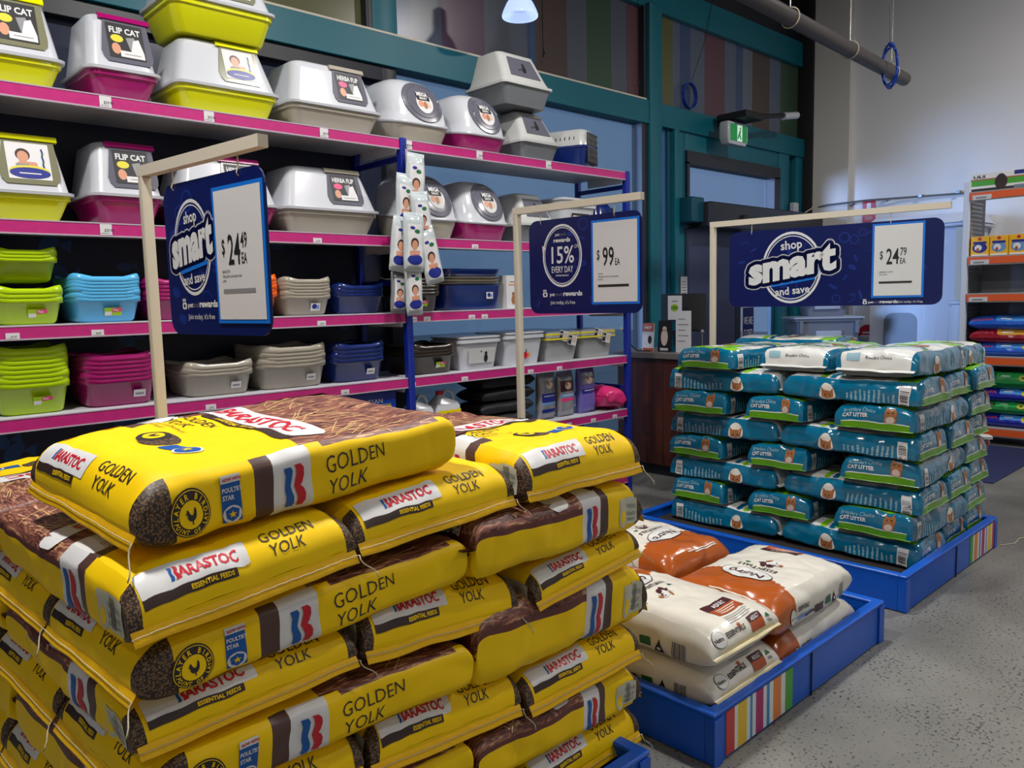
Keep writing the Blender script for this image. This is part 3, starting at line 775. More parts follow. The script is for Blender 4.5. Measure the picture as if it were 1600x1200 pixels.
# ------------------------------------------------------------------ blue display trays on the floor
def tray(x0, x1, y0, y1, h, label, stripes, cols, bz=0.035):
    t = empty('display_tray', (x0, y0, 0), 0, label, 'display tray', 'blue display trays on the floor')
    w, d = x1 - x0, y1 - y0
    T = 0.035
    for nm, (a0, a1, b0, b1) in (('side_panel', (0, w, 0, T)), ('side_panel', (0, w, d - T, d)), ('end_panel', (0, T, T, d - T)), ('end_panel', (w - T, w, T, d - T))):
        mb = MB(); mb.box(a0, a1, b0, b1, 0.004, h - 0.014, 'tray_blue', 0.003)
        mb.box(a0 - 0.004 if a1 - a0 < .1 or 1 else a0, a1 + 0.004, b0 - 0.004, b1 + 0.004, h - 0.016, h, 'tray_blue', 0.004)
        if nm == 'side_panel' and b0 == 0:
            mb.box(w * .5 - .002, w * .5 + .002, -0.0052, 0, 0.0, h - .01, 'ink')
            for i, c in enumerate(cols):
                a, b, cc = c
                mb.box(stripes + a - x0, stripes + b - x0, -0.0022, 0.004, 0.012, h - 0.018, cc)
        mb.build(nm, t, autosm=30)
    mb = MB(); mb.box(T, w - T, T, d - T, 0.01, bz, 'tray_floor'); mb.build('base', t)
    for cx in (-0.004, w - 0.045):
        mb = MB(); mb.box(cx, cx + .05, -0.006, 0.0, 0.0, h - 0.02, 'tray_blue', 0.002); mb.build('corner_bracket', t)
    return t
M['tray_floor'] = mat('dark tray floor', (40, 34, 32), 0.8, bump=0.2)
S1 = []; p = 0
for c, w in (('st_red', .05), ('white', .02), ('st_yel', .055), ('white', .022), ('st_cya', .015), ('white', .022), ('st_mag', .05), ('white', .022), ('st_cya', .02), ('white', .025), ('st_org', .055), ('white', .03), ('st_grn', .055)):
    S1.append((p, p + w, c)); p += w
S2 = []; p = 0
for c, w in (('st_grn', .045), ('white', .02), ('st_org', .055), ('white', .03), ('tray_blue', .02), ('white', .02), ('st_mag', .05), ('white', .025), ('tray_blue', .015), ('white', .02), ('st_yel', .055), ('white', .02), ('st_red', .05)):
    S2.append((p, p + w, c)); p += w
tray(2.06, 3.37, 1.305, 2.74, .18, 'blue floor tray with colour stripes holding the cream and orange bags', 2.13, S1, .08)
tray(3.73, 5.09, 1.345, 2.95, .18, 'blue floor tray under the stack of teal cat litter bags', 4.63, S2, .118)
tray(0.36, 1.76, 1.335, 2.74, .18, 'blue floor tray under the yellow feed sacks, only a corner showing', 0.45, S1)

# ------------------------------------------------------------------ hanging price signs on posts
def twid(s, w, h, x=0, y=0, bold=0.0, align='L', rot=0, shear=0.0):
    text(s, bold=bold); k = TXT[(s, round(bold, 3), 1.0)][2]
    return text(s, x, y, h, w / (k * h), bold, align, rot, shear)
def smart_logo(mb, fr, cx, cy, rx, ry, W_, th):
    k = ry / rx
    for r0, r1, m in ((1.0, 0.93, 'sign_white'), (0.89, 0.865, 'sign_white')):
        mb.flat(move(ring(0, 0, rx * r1, rx * r0, sy=k), cx, cy), fr, m, 0.0006)
    x0 = cx - W_ / 2
    core = twid('smart', W_, th * 1.55, cx, cy - th * .36, 0.05, 'C', 9, 0.15)
    for rad, m, l in ((th * .20, 'sign_white', .0012), (th * .155, 'navy', .0016), (0, 'sign_white', .0022)):
        if not rad: mb.flat(core, fr, m, l); break
        for i in range(20):
            a = 2 * PI * i / 20; mb.flat(move(core, rad * math.cos(a), rad * math.sin(a)), fr, m, l)
        mb.flat(core, fr, m, l)
        for i in range(10):
            a = 2 * PI * i / 10; mb.flat(move(core, rad * .55 * math.cos(a), rad * .55 * math.sin(a)), fr, m, l)
    mb.flat(move(rect(-rx * .74, rx * .74, -.006, .006), cx + rx * .05, cy - th * .62, 9), fr, 'sign_blue', .0026)
    mb.flat(twid('shop', rx * .72, ry * .34, cx, cy + ry * .52, 0.02, 'C', 4), fr, 'sign_white', .0026)
    mb.flat(twid('and save', rx * 1.15, ry * .30, cx + rx * .05, cy - ry * .74, 0.02, 'C', 5), fr, 'sign_white', .0026)
def paw(mb, fr, x, y, r, m='sign_white'):
    mb.flat(rect(x - r, x + r, y - r, y + r * .6, r * .5), fr, m, .001); mb.flat(ell(x, y - r * .2, r * .45), fr, 'navy', .0014)
    for i in range(3): mb.flat(move(ell(0, 0, r * .2, r * .42), x - r * .7 + r * .55 * i, y + r * 1.1 + .1 * r * (i % 2), 20 - 18 * i), fr, m, .001)
def doodles(mb, fr, w, h, n, seed):
    r = random.Random(seed)
    for i in range(n):
        x, y = r.uniform(.05, .95) * w, r.uniform(-.42, .42) * h; s = r.uniform(.014, .03); k = i % 4
        if k == 0: sh = ring(0, 0, s, s * 1.3)
        elif k == 1: sh = move(rect(-s, s, -s * .3, s * .3, s * .3), 0, 0)
        elif k == 2: sh = ell(0, 0, s * .6, s)
        else: sh = ring(0, 0, s * 1.2, s * 1.45, 20, 200, 340)
        mb.flat(move(sh, x, y, r.uniform(0, 180)), fr, 'navy2', .0003)
def price(mb, fr, x, y, big, sup, ea, h, xs=.62):
    mb.flat(text('$', x, y + h * .28, h * .6, xs, .01), fr, 'black', .006)
    mb.flat(text(big, x + h * .32, y, h * 1.15, xs, .012), fr, 'black', .006)
    w = h * 1.15 * xs * TXT[(big, .012, 1.0)][2]
    if sup: mb.flat(text(sup, x + h * .36 + w, y + h * .42, h * .58, xs, .01), fr, 'black', .006)
    mb.flat(text('EA', x + h * .36 + w, y, h * .42, xs, .01), fr, 'black', .006)
def sign(P0, P1, z0, z1, post, kind, label):
    P0 = Vector(P0 + (0,)); P1 = Vector(P1 + (0,)); ea = (P1 - P0); w = ea.length; ea.normalize(); h = z1 - z0
    t = empty('price_sign', (post[0], post[1], 0), 0, label, 'sign', 'price signs hanging over the floor stacks')
    off = Vector((post[0], post[1], 0)); n = ea.cross(Vector((0, 0, 1)))
    ta = z1 + 0.045
    q = P0 - off
    mb = MB(); mb.box(-.017, .017, -.017, .017, 0.002, ta, 'frame', .003); mb.box(-.03, .03, -.03, .03, 0, .008, 'frame'); mb.build('post', t, autosm=30)
    mb = MB(); L_ = (P1 - off).length + (0.0 if kind != 3 else .03); e = (P1 - off).normalized(); s_ = e.cross(Vector((0, 0, 1))) * .017
    A_ = [Vector((0, 0, ta)) - e * .017, e * L_ + Vector((0, 0, ta))]
    mb.loft([[p - s_ , p + s_, p + s_ + Vector((0, 0, .036)), p - s_ + Vector((0, 0, .036))] for p in A_], 'frame'); mb.build('arm', t)
    fr = (P0 - off + Vector((0, 0, (z0 + z1) / 2)) + n * .003, ea, Vector((0, 0, 1)), n)
    mb = MB()
    rr = .055
    out = rect(0, w, -h / 2, h / 2, rr)[0]
    mb.loft([[fr[0] + ea * a + Vector((0, 0, b)) + n * c for a, b in out] for c in (-.006, 0.0)], 'navy')
    doodles(mb, fr, w, h, 46 if kind == 3 else 24, kind)
    if kind == 1:
        c0, c1, b0, b1 = .545 * w, .972 * w, -.40 * h, .395 * h
        smart_logo(mb, fr, .285 * w, .035, .118, .155, .27, .105)
        paw(mb, fr, .165 * w, -.150, .014)
        mb.flat(twid('pet', .035, .024, .20 * w, -.158, .02), fr, 'sign_white', .001); mb.flat(twid('stock', .045, .024, .255 * w, -.158, -.01), fr, 'grey_ink', .001); mb.flat(twid('rewards', .115, .03, .325 * w, -.158, .04), fr, 'sign_white', .001)
        mb.flat(twid("Join today, it's free", .17, .025, .20 * w, -.197, .0), fr, 'sign_white', .001)
    elif kind == 2:
        c0, c1, b0, b1 = .60 * w, .965 * w, -.385 * h, .415 * h
        cx, cy, rx, ry = .315 * w, .055, .135, .165
        for a0, r0, r1 in ((0, 1.0, .93), (0, .90, .875)): mb.flat(move(ring(0, 0, rx * r1, rx * r0, sy=ry / rx), cx, cy), fr, 'sign_white', .0006)
        mb.flat(fill([(cx - rx * 1.02, cy + .06), (cx - rx * .82, cy + .045), (cx - rx * 1.0, cy + .02)]), fr, 'sign_white', .001)
        mb.flat(twid('pet', .03, .022, cx - .045, cy + .105, .02), fr, 'sign_white', .001); mb.flat(twid('stock', .04, .022, cx - .012, cy + .105, -.01), fr, 'grey_ink', .001); mb.flat(twid('rewards', .115, .030, cx, cy + .072, .04, 'C'), fr, 'sign_white', .001)
        mb.flat(twid('15%', .175, .125, cx - .005, cy - .038, .012, 'C'), fr, 'sign_white', .001); mb.flat(twid('OFF', .032, .028, cx + .085, cy + .035, .0), fr, 'sign_white', .0015)
        mb.flat(twid('EVERY DAY', .15, .048, cx, cy - .088, .01, 'C'), fr, 'sign_white', .001); mb.flat(twid('IN-STORE CASH BACK', .09, .012, cx, cy - .108, .02, 'C'), fr, 'sign_white', .001)
        paw(mb, fr, .15 * w, -.145, .016)
        mb.flat(twid('pet', .035, .026, .195 * w, -.156, .02), fr, 'sign_white', .001); mb.flat(twid('stock', .045, .026, .25 * w, -.156, -.01), fr, 'grey_ink', .001); mb.flat(twid('rewards', .13, .034, .32 * w, -.156, .04), fr, 'sign_white', .001)
        mb.flat(twid("Join today, it's free", .17, .028, .20 * w, -.20, .0), fr, 'sign_white', .001)
    else:
        c0, c1, b0, b1 = .712 * w, .915 * w, -.385 * h, .45 * h
        smart_logo(mb, fr, .325 * w, 0.0, .19, .225, .56, .150)
        paw(mb, fr, .675 * w, -.225, .012)
        mb.flat(twid('pet', .03, .02, .69 * w, -.232, .02), fr, 'sign_white', .001); mb.flat(twid('stock', .035, .02, .712 * w, -.232, -.01), fr, 'grey_ink', .001); mb.flat(twid('rewards', .10, .025, .74 * w, -.232, .04), fr, 'sign_white', .001)
        mb.flat(twid("Join today, it's free", .13, .02, .82 * w, -.232, .0), fr, 'sign_white', .001)
    mb.build('board', t)
    mb = MB(); mb.flat(rect(c0 - .012, c1 + .012, b0 - .012, b1 + .012), fr, 'sign_blue', .003)
    o_, fs_ = rect(c0 - .012, c1 + .012, b0 - .012, b1 + .012)
    mb.loft([[fr[0] + ea * a + Vector((0, 0, b)) + n * c for a, b in o_] for c in (0.0, .004)], 'sign_blue')
    mb.flat(rect(c0, c1, b0, b1), fr, 'paper', .0052)
    cw = c1 - c0
    if kind == 1: price(mb, fr, c0 + .032, -.03, '24', '49', 'EA', .112, .56); ln = ('BARASTOC', '20kg golden yolk poultry layer', 'pellet')
    elif kind == 2: price(mb, fr, c0 + .022, -.01, '99', '', 'EA', .115, .56); ln = ('NUTRO', '15kg adult chicken rice & vegetable', 'dry food')
    else: price(mb, fr, c0 + .03, -.005, '24', '79', 'EA', .112, .56); ln = ('BREEDERS CHOICE', '30L cat litter', '')
    for i, s_ in enumerate(ln):
        if s_: mb.flat(text(s_, c0 + .03, -.055 - i * .014, .012, .75), fr, 'black', .006)
    mb.flat(rect(c0 + .03, c1 - .05, -.118, -.105), fr, 'grey_ink' if kind == 1 else 'ink', .006)
    mb.build('price_card', t)
    mb = MB()
    for u in (.12, .78):
        p = P0 - off + ea * (u * w) + n * .003
        mb.tube([p + Vector((0, 0, ta + .002)), p + Vector((0, 0, z1 + .01)), p + n * .006 + Vector((0, 0, z1 - .012)), p + Vector((0, 0, z1 - .02))], .0022, 'cord', 6)
    mb.build('hook', t)
sign((1.005, 2.77), (1.070, 2.16), 1.41, 1.905, (0.985, 2.885), 1, 'navy shop smart sign with price 24.49, on the post behind the yellow sacks')
sign((3.075, 3.12), (3.115, 2.38), 1.42, 1.92, (3.06, 3.20), 2, 'navy 15% off sign with price 99, on the post behind the dog food bags')
sign((4.69, 2.865), (4.85, 1.60), 1.415, 1.905, (4.68, 2.985), 3, 'long navy shop smart sign with price 24.79, above the cat litter stack')

# ------------------------------------------------------------------ the wall shelving with magenta ticket strips
SZ = (2.42, 1.875, 1.442, 1.062, 0.655)
YF = 3.75
TICK = {(0, 0): (1.139, 1.591, 2.199), (1, 0): (2.739, 3.274, 3.885), (0, 1): (1.102, 2.13), (1, 1): (3.217,), (0, 2): (0.716, 1.036, 1.543, 2.13), (1, 2): (2.828, 2.73, 3.175, 3.281),
        (0, 3): (1.511, 2.253), (1, 3): (2.704, 3.103, 3.676, 3.957), (0, 4): (), (1, 4): (3.30, 3.7, 4.046, 4.307, 4.55)}
def bay(idx, x0, x1, back, label):
    t = empty('shelving_unit', (x0, YF, 0), 0, label, 'shelving', 'bays of the wall shelving')
    w = x1 - x0
    for px in ((0.0, w) if idx == 0 else (w,)):
        mb = MB()
        mb.box(px - .022, px + .022, -.012, .03, 0, 2.425, 'upright', .004); mb.box(px - .018, px + .018, .47, .51, 0, 2.42, 'upright', .004)
        for z in (.12, .8, 1.6, 2.3): mb.box(px - .01, px + .01, .03, .47, z, z + .03, 'upright')
        for i in range(60): mb.box(px - .003, px + .003, -.0125, -.01, .15 + i * .038, .163 + i * .038, 'navy_panel')
        mb.build('upright', t, autosm=30)
    for i, z in enumerate(SZ + (0.14,)):
        mb = MB(); a0, a1 = .024, w - .024
        mb.box(a0, a1, 0.004, .50, z - .028, z, 'shelf_white', .003)
        mb.box(a0, a1, -0.0, .012, z - .062, z, 'shelf_white', .003)
        for bx in (a0 + .01, a1 - .02): mb.box(bx, bx + .01, .02, .35, z - .085, z - .028, 'shelf_white')
        s = mb.build('shelf', t, autosm=30)
        mb = MB(); mb.box(a0, a1, -.004, 0.0, z - .055, z - .006, 'pink'); mb.box(a0, a1, -.006, 0, z - .0062, z - .001, 'clearlip'); mb.box(a0, a1, -.006, 0, z - .061, z - .0548, 'clearlip')
        mb.build('ticket_strip', s)
        for j, tx in enumerate(TICK.get((idx, i), ())):
            big = i == 0
            tw, th = (.048, .046) if big or (i == 1 and j == 0 and idx == 0) else (.05, .026)
            mb = MB(); xx = tx - x0
            zt = z - .007 if th > .03 else z - .030
            mb.box(xx - tw / 2, xx + tw / 2, -.0068, -.0042, zt - th, zt, 'paper')
            fr = FR((xx - tw / 2, -.0072, zt - th), (1, 0, 0), (0, 0, 1))
            mb.flat(text('$' + str(29 + 7 * j + i) + '.99', tw * .35, th * .3, th * .38, .8, .01), fr, 'black'); mb.flat(rect(.004, tw * .8, th * .12, th * .18), fr, 'grey_ink')
            mb.build('price_ticket', s)
    if back:
        mb = MB(); mb.box(.01, w - .01, .512, .53, .1, 2.42, 'navy_panel')
        r = random.Random(5); fr = FR((0, .5105, 0), (1, 0, 0), (0, 0, 1))
        for i in range(46):
            x, z = r.uniform(.1, w - .1), r.uniform(.3, 2.3); s = r.uniform(.03, .06)
            mb.flat(move(ell(0, 0, s, s * .6), x, z, r.uniform(-60, 60)), fr, 'fish'); mb.flat(move(fill([(0, 0), (s, s * .6), (s, -s * .6)]), x + s * .7, z, r.uniform(-20, 20)), fr, 'fish', .0004)
        mb.build('back_panel', t)
    return t
bay(0, 0.50, 2.700, True, 'left bay of the wall shelving, dark back panel and magenta ticket strips')
bay(1, 2.700, 4.725, False, 'right bay of the wall shelving, open back, ending beside the counter')

def se_ring(cx, cy, a, b, z, n=6.0, N=40, A=0.0, A2=0.0):
    out = []
    for i in range(N):
        t = 2 * PI * (i + .5) / N; c, s_ = math.cos(t), math.sin(t)
        x = a * math.copysign(abs(c) ** (2 / n), c); y = b * math.copysign(abs(s_) ** (2 / n), s_)
        k = min(1.0, (abs(x / a) * abs(y / b)))
        out.append((cx + x, cy + y, z + A * (k ** 2 - .5) + A2 * (y / b)))
    return out
def sticker(mb, fr, kind, lift=.001):
    if kind == 'white':
        mb.flat(rect(-.026, .026, -.017, .017, .003), fr, 'paper', lift); mb.flat(rect(-.018, .018, -.007, .003), fr, 'grey_ink', lift + .0006)
    elif kind == 'promo':
        mb.flat(rect(-.036, .036, -.016, .020), fr, 'st_grn' if 0 else 'lbl_lime', lift); mb.flat(rect(-.034, -.006, -.015, .002), fr, 'paper', lift + .0006)
        mb.flat(move(rect(-.020, .020, -.009, .009), .016, .010, 8), fr, 'lbl_pink', lift + .0006); mb.flat(text('Pets', .0, .005, .014, .9, .03), fr, 'paper', lift + .0012)
    elif kind == 'blue':
        mb.flat(rect(-.028, .028, -.02, .022), fr, 'paper', lift); mb.flat(ell(-.006, .004, .014), fr, 'lbl_blue', lift + .0006); mb.flat(ell(.014, .0, .008, .012), fr, 'skyblue', lift + .0012)
M['lbl_lime'] = mat('label lime', (150, 190, 30), 0.4)
def tray_mesh(w, d, h, m, tap=.035, A=.034, stick=None):
    root = MB(); a, b = w / 2, d / 2; th = .003
    P = [(0, -tap, 0), (.012, -tap * .82 + .004, 0), (h * .70, -.008, 0), (h * .72, 0.002, .0), (h * .86, .003, A * .6), (h, -.002, A)]
    rg = [se_ring(0, 0, a + i, b + i, z, A=AA) for z, i, AA in P]
    ri = [se_ring(0, 0, a + i - th, b + i - th, z + (0 if z > .01 else th), A=AA) for z, i, AA in reversed(P)]
    root.loft(rg + ri, m)
    return root
NTH = ('lowest', 'second', 'third', 'fourth', 'fifth', 'sixth', 'seventh', 'eighth', 'ninth')
def nest(x0, x1, z, h, n, dz, mname, cname, where, stick=None, depth=.36, yf=3.79, group=None, rot=0, cat='litter tray', stx=0.6):
    w = x1 - x0
    mb = tray_mesh(w, depth, h, mname)
    o = mb.build('litter_tray', smooth=True)
    loc = ((x0 + x1) / 2, yf + depth / 2, z + .001)
    o.location = loc; o.rotation_euler = (0, 0, rot)
    g = group or cname + ' litter trays on ' + where
    base_lbl = 'lowest ' if n > 1 else ''
    tag(o, base_lbl + cname + ' litter tray on ' + where, cat, g)
    if n > 1:
        for i in range(1, n):
            if i == n - 1: L_ = 'topmost ' + cname + ' litter tray on ' + where
            else: L_ = cname + ' litter tray, ' + NTH[i] + ' rim up, on ' + where
            c = dup(o, L_, g); c.location = (loc[0] + random.Random(i).uniform(-.002, .002), loc[1], loc[2] + dz * i)
    if stick:
        s = MB(); k = .035 * (1 - (h * .38) / (h * .7)) ; yy = -depth / 2 + k + .0
        fr = FR((w * (stx - .5), yy - .0005, h * .36), (1, 0, 0), (0, -.30, 1))
        sticker(s, fr, stick, .004); q = s.build('sticker', o)
    return o
TOP, SEC, THI, FOU, FIF = SZ
A_ = ('the fourth shelf down', 'the third shelf down')
nest(.64, .935, FOU, .155, 8, .0195, 'lime', 'lime green', 'the fourth shelf, left end', 'promo')
nest(.975, 1.300, FOU, .145, 6, .0195, 'magenta', 'magenta', 'the fourth shelf beside the lime green ones', 'white', stx=.72)
nest(1.42, 1.775, FOU, .135, 3, .017, 'taupe', 'grey-beige', 'the fourth shelf behind the left sign', 'white', stx=.7)
nest(1.80, 2.195, FOU, .15, 5, .0195, 'taupe', 'large grey-beige', 'the fourth shelf beside the navy ones', 'white', stx=.72)
nest(2.225, 2.57, FOU, .15, 4, .023, 'navyp', 'navy', 'the fourth shelf beside the middle post', 'white', stx=.68)
nest(.66, .935, THI, .125, 3, .018, 'lime', 'lime green', 'the third shelf, left end', 'promo')
o = nest(.66, .925, THI + .178, .115, 3, .014, 'lime', 'small lime green', 'top of the lime trays, third shelf', None)
nest(.96, 1.255, THI, .125, 7, .0145, 'skytray', 'sky blue', 'the third shelf beside the lime green ones', 'promo', stx=.55)
nest(1.275, 1.56, THI, .125, 5, .018, 'magenta', 'dark magenta', 'the third shelf behind the sign post', None)
nest(1.66, 1.93, THI, .14, 5, .018, 'orangep', 'orange', 'the third shelf behind the left sign', None)
nest(1.95, 2.24, THI, .12, 6, .016, 'taupe', 'grey-beige', 'the third shelf beside the navy ones', 'blue', stx=.62)
nest(2.265, 2.585, THI, .13, 3, .018, 'navyp', 'navy', 'the third shelf beside the hanging toys', None)
nest(2.75, 2.985, THI, .13, 5, .020, 'brownp', 'dark brown', 'the third shelf in the right bay', 'promo', stx=.4)
nest(2.745, 3.095, FOU, .145, 3, .020, 'brownp', 'dark brown', 'the fourth shelf in the right bay', 'promo', stx=.62)

# tall navy bin with cream bands
def bin_box(x0, x1, z, h, bands, label):
    w = x1 - x0; t = empty('litter_tray_set', ((x0 + x1) / 2, 3.97, z + .001), 0, label, 'litter tray')
    a = w / 2; b = .19; zz = 0
    for i, (hh, m, k) in enumerate(bands):
        mb = MB(); mb.loft([se_ring(0, 0, a - .02 + k, b - .02 + k, zz + .001), se_ring(0, 0, a - .004 + k, b - .004 + k, zz + hh * .6), se_ring(0, 0, a + k, b + k, zz + hh - .002)], m)
        mb.build('tray' if i else 'base_tray', t, smooth=False, autosm=40); zz += hh
    s = MB(); sticker(s, FR((w * .22, -b - .003, h * .32), (1, 0, 0), (0, 0, 1)), 'blue'); s.build('sticker', t)
bin_box(3.01, 3.49, THI, .27, ((.155, 'navyp', 0), (.016, 'taupe', .004), (.020, 'taupe', .002), (.016, 'taupe', .004), (.05, 'navyp', 0)), 'deep navy litter tray set with cream bands on the third shelf')

def photo_face(mb, fr, w, h, lift):
    """a small printed picture of a smiling child: head, hair, shoulders"""
    mb.flat(rect(-w / 2, w / 2, -h / 2, h / 2, .004), fr, 'paper', lift)
    mb.flat(ell(-w * .12, h * .17, w * .17, h * .17), fr, 'hair', lift + .0005); mb.flat(ell(-w * .12, h * .12, w * .13, h * .15), fr, 'skin', lift + .001)
    mb.flat(move(rect(-w * .26, w * .2, -h * .24, -h * .02, .01), 0, 0), fr, 'skin', lift + .0008); mb.flat(rect(-w * .3, w * .0, -h * .2, -h * .08), fr, 'grey_ink', lift + .0012)
    mb.flat(ell(0, -h * .26, w * .46, h * .14), fr, 'lbl_yel', lift + .0014); mb.flat(ell(0, -h * .33, w * .47, h * .15), fr, 'lbl_blue', lift + .0018)
    mb.flat(twid('TOILETTA', w * .6, h * .08, 0, -h * .34, .03, 'C'), fr, 'paper', lift + .0024) if 0 else None
    for i in range(5): mb.flat(move(rect(-.0035, .0035, -.010, .010), w * .34, h * (.30 - .11 * i), 10 * (-1) ** i), fr, 'leaf' if i % 2 else 'lbl_blue', lift + .001)
    mb.flat(rect(-w * .25, w * .25, -h * .36, -h * .33), fr, 'paper', lift + .0024)
def poster(mb, fr, w, h, title, lift, col='lbl_yel'):
    mb.flat(rect(-w / 2, w / 2, -h / 2, h / 2, .003), fr, 'black', lift)
    mb.flat(twid(title, w * .86, h * .24, -w * .43, h * .22, .03), fr, 'paper', lift + .0006)
    mb.flat(ell(-w * .24, h * .06, w * .17, h * .11), fr, col, lift + .0006); mb.flat(move(rect(-w * .12, w * .12, -h * .2, h * .16), w * .16, -h * .02, 12), fr, 'grey_ink', lift + .0006)
    mb.flat(fill([(w * .1, -h * .28), (w * .46, -h * .28), (w * .36, h * .12), (w * .2, h * .06)]), fr, 'paper', lift + .001)
    mb.flat(ell(-w * .3, -h * .24, w * .12, h * .16), fr, 'skin', lift + .001); mb.flat(rect(-w * .2, w * .46, -h * .46, -h * .28), fr, 'paper', lift + .0014)
    mb.flat(rect(-w * .1, w * .36, -h * .38, -h * .36), fr, 'grey_ink', lift + .002)
def hooded(x0, x1, z, h, d, base, trim, door, label, lblkind, hb=.36, doorx=(.30, .80), yf=3.79, taper=.13, slope=.075, lid='whitep', rnd_=.05, title='FLIP CAT', trimh=True, doortop=.97, doorbot=.10, group='hooded litter boxes'):
    w = x1 - x0; t = empty('hooded_litter_box', (x0, yf, z + .001), 0, label, 'litter box', group)
    H1 = h * hb
    mb = MB()
    mb.loft([rring(.05, w - .05, .05, d - .05, 0.0, .05), rring(.042, w - .042, .042, d - .042, .012, .05), rring(.012, w - .012, .012, d - .012, H1 * .80, .05), rring(.004, w - .004, .004, d - .004, H1 * .82, .05), rring(.004, w - .004, .004, d - .004, H1, .05)], base)
    mb.build('base', t, autosm=35)
    mb = MB(); tw = w * taper / 2 * 1.6; sl = slope
    rs = [rring(-.008, w + .008, -.008, d + .008, H1 - .002, .05), rring(-.010, w + .010, -.010, d + .010, H1 + .010, .05), rring(.008, w - .008, .008, d - .008, H1 + .016, .05)]
    H2 = h; n_ = 7
    def fy(k): return .008 + sl * k
    for i in range(1, n_ + 1):
        k = i / n_ * .93
        rs.append(rring(.008 + tw * k, w - .008 - tw * k, fy(k), d - .008 - .05 * k, H1 + .016 + (H2 - H1 - .016) * k, .05))
    rs.append(rring(.008 + tw + .006, w - .014 - tw, fy(1) + .004, d - .07, H2 - .010, .05)); rs.append(rring(.008 + tw + .022, w - .030 - tw, fy(1) + .018, d - .09, H2 - .002, .05)); rs.append(rring(.008 + tw + .06, w - .068 - tw, fy(1) + .05, d - .12, H2 + .002, .04))
    mb.loft(rs, lid); mb.build('hood', t, autosm=50)
    dz = H2 - H1 - .016; ez = Vector((0, sl, dz)).normalized()
    xa, xb = doorx[0] * w, doorx[1] * w
    L_ = math.hypot(dz, sl) * .93
    fr = FR((0, .008, H1 + .016), (1, 0, 0), ez)
    b0, b1 = L_ * doorbot, L_ * doortop
    mb = MB(); sk = (xb - xa) * .07
    outer = [(xa + sk * 2.2, b1), (xa + sk * .6, b0 + .05), (xa + sk, b0 + .02), (xa + sk * 2, b0), (xb - sk * 1.2, b0), (xb - sk * .2, b0 + .02), (xb, b0 + .05), (xb - sk * .6, b1)]
    outer = outer[::-1]
    o_, ea, eb, nn = fr
    def P(a, b, c): return o_ + ea * a + eb * b + nn * c
    mb.loft([[P(a, b, c) for a, b in reversed(outer)] for c in (-.004, .005)], door)
    mb.build('door_flap', t)
    mb = MB(); cx = (xa + xb) / 2 + .005; f2 = (P(cx, (b0 + b1) / 2 - .0, 0), ea, eb, nn)
    pw, ph = (xb - xa) * .68, (b1 - b0) * .80
    if lblkind == 'photo': photo_face(mb, f2, pw, ph, .0065)
    else: poster(mb, f2, pw, ph, title, .0065, 'lbl_yel' if lblkind == 'poster' else 'lbl_pink')
    mb.build('label', t)
    if trim:
        mb = MB(); c = [P(xa + sk * 1.2, b1, 0), P(xb + sk * .2, b1, 0)]
        mb.loft([[P(x, b1 - .008, .012), P(x, b1 + .016, .010), P(x, b1 + .024, -.012), P(x, b1 - .008, -.004)] for x in (xa + sk, xb + sk * .3)], trim)
        mb.build('hinge_trim', t)
    return t
hooded(.655, 1.005, TOP, .385, .40, 'yellowlime', 'yellowlime', 'door_olive', 'white hooded litter box with lime base at the left end of the top shelf', 'poster', doorx=(.20, .85), hb=.30)
hooded(1.09, 1.40, TOP, .385, .42, 'magenta', 'magenta', 'door_grey', 'white hooded litter box with magenta base on the top shelf', 'poster', doorx=(.20, .93), hb=.32)
hooded(1.47, 1.985, TOP, .365, .40, 'yellowlime', 'yellowlime', 'door_olive', 'wide hooded litter box with lime base, lower of two on the top shelf', 'photo', doorx=(.40, .84), hb=.34)
hooded(1.46, 1.985, TOP + .368, .365, .40, 'yellowlime', 'yellowlime', 'door_olive', 'wide hooded litter box with lime base, stacked on another and cut by the frame', 'photo', doorx=(.42, .82), hb=.40)
hooded(2.045, 2.60, TOP, .365, .42, 'taupe', 'taupe', 'door_grey', 'wide hooded litter box with beige base on the top shelf', 'poster2', doorx=(.46, .86), hb=.33, title='HERBA FLIP')
hooded(.655, 1.00, SEC, .365, .40, 'yellowlime', 'yellowlime', 'door_olive', 'white hooded litter box with lime base at the left end of the second shelf', 'photo', doorx=(.20, .88), hb=.30)
hooded(1.07, 1.385, SEC, .375, .42, 'magenta', 'magenta', 'door_grey', 'white hooded litter box with magenta base, second shelf left of the sign', 'poster', doorx=(.22, .93), hb=.33)
hooded(1.45, 1.955, SEC, .36, .40, 'magenta', 'magenta', 'greyl', 'wide hooded litter box with magenta base behind the left sign, second shelf', 'poster2', doorx=(.40, .84), hb=.33, title='HERBA FLIP')
hooded(1.985, 2.56, SEC, .36, .42, 'taupe', 'taupe', 'door_grey', 'wide hooded litter box with beige base on the second shelf', 'poster2', doorx=(.44, .84), hb=.34, title='HERBA FLIP')

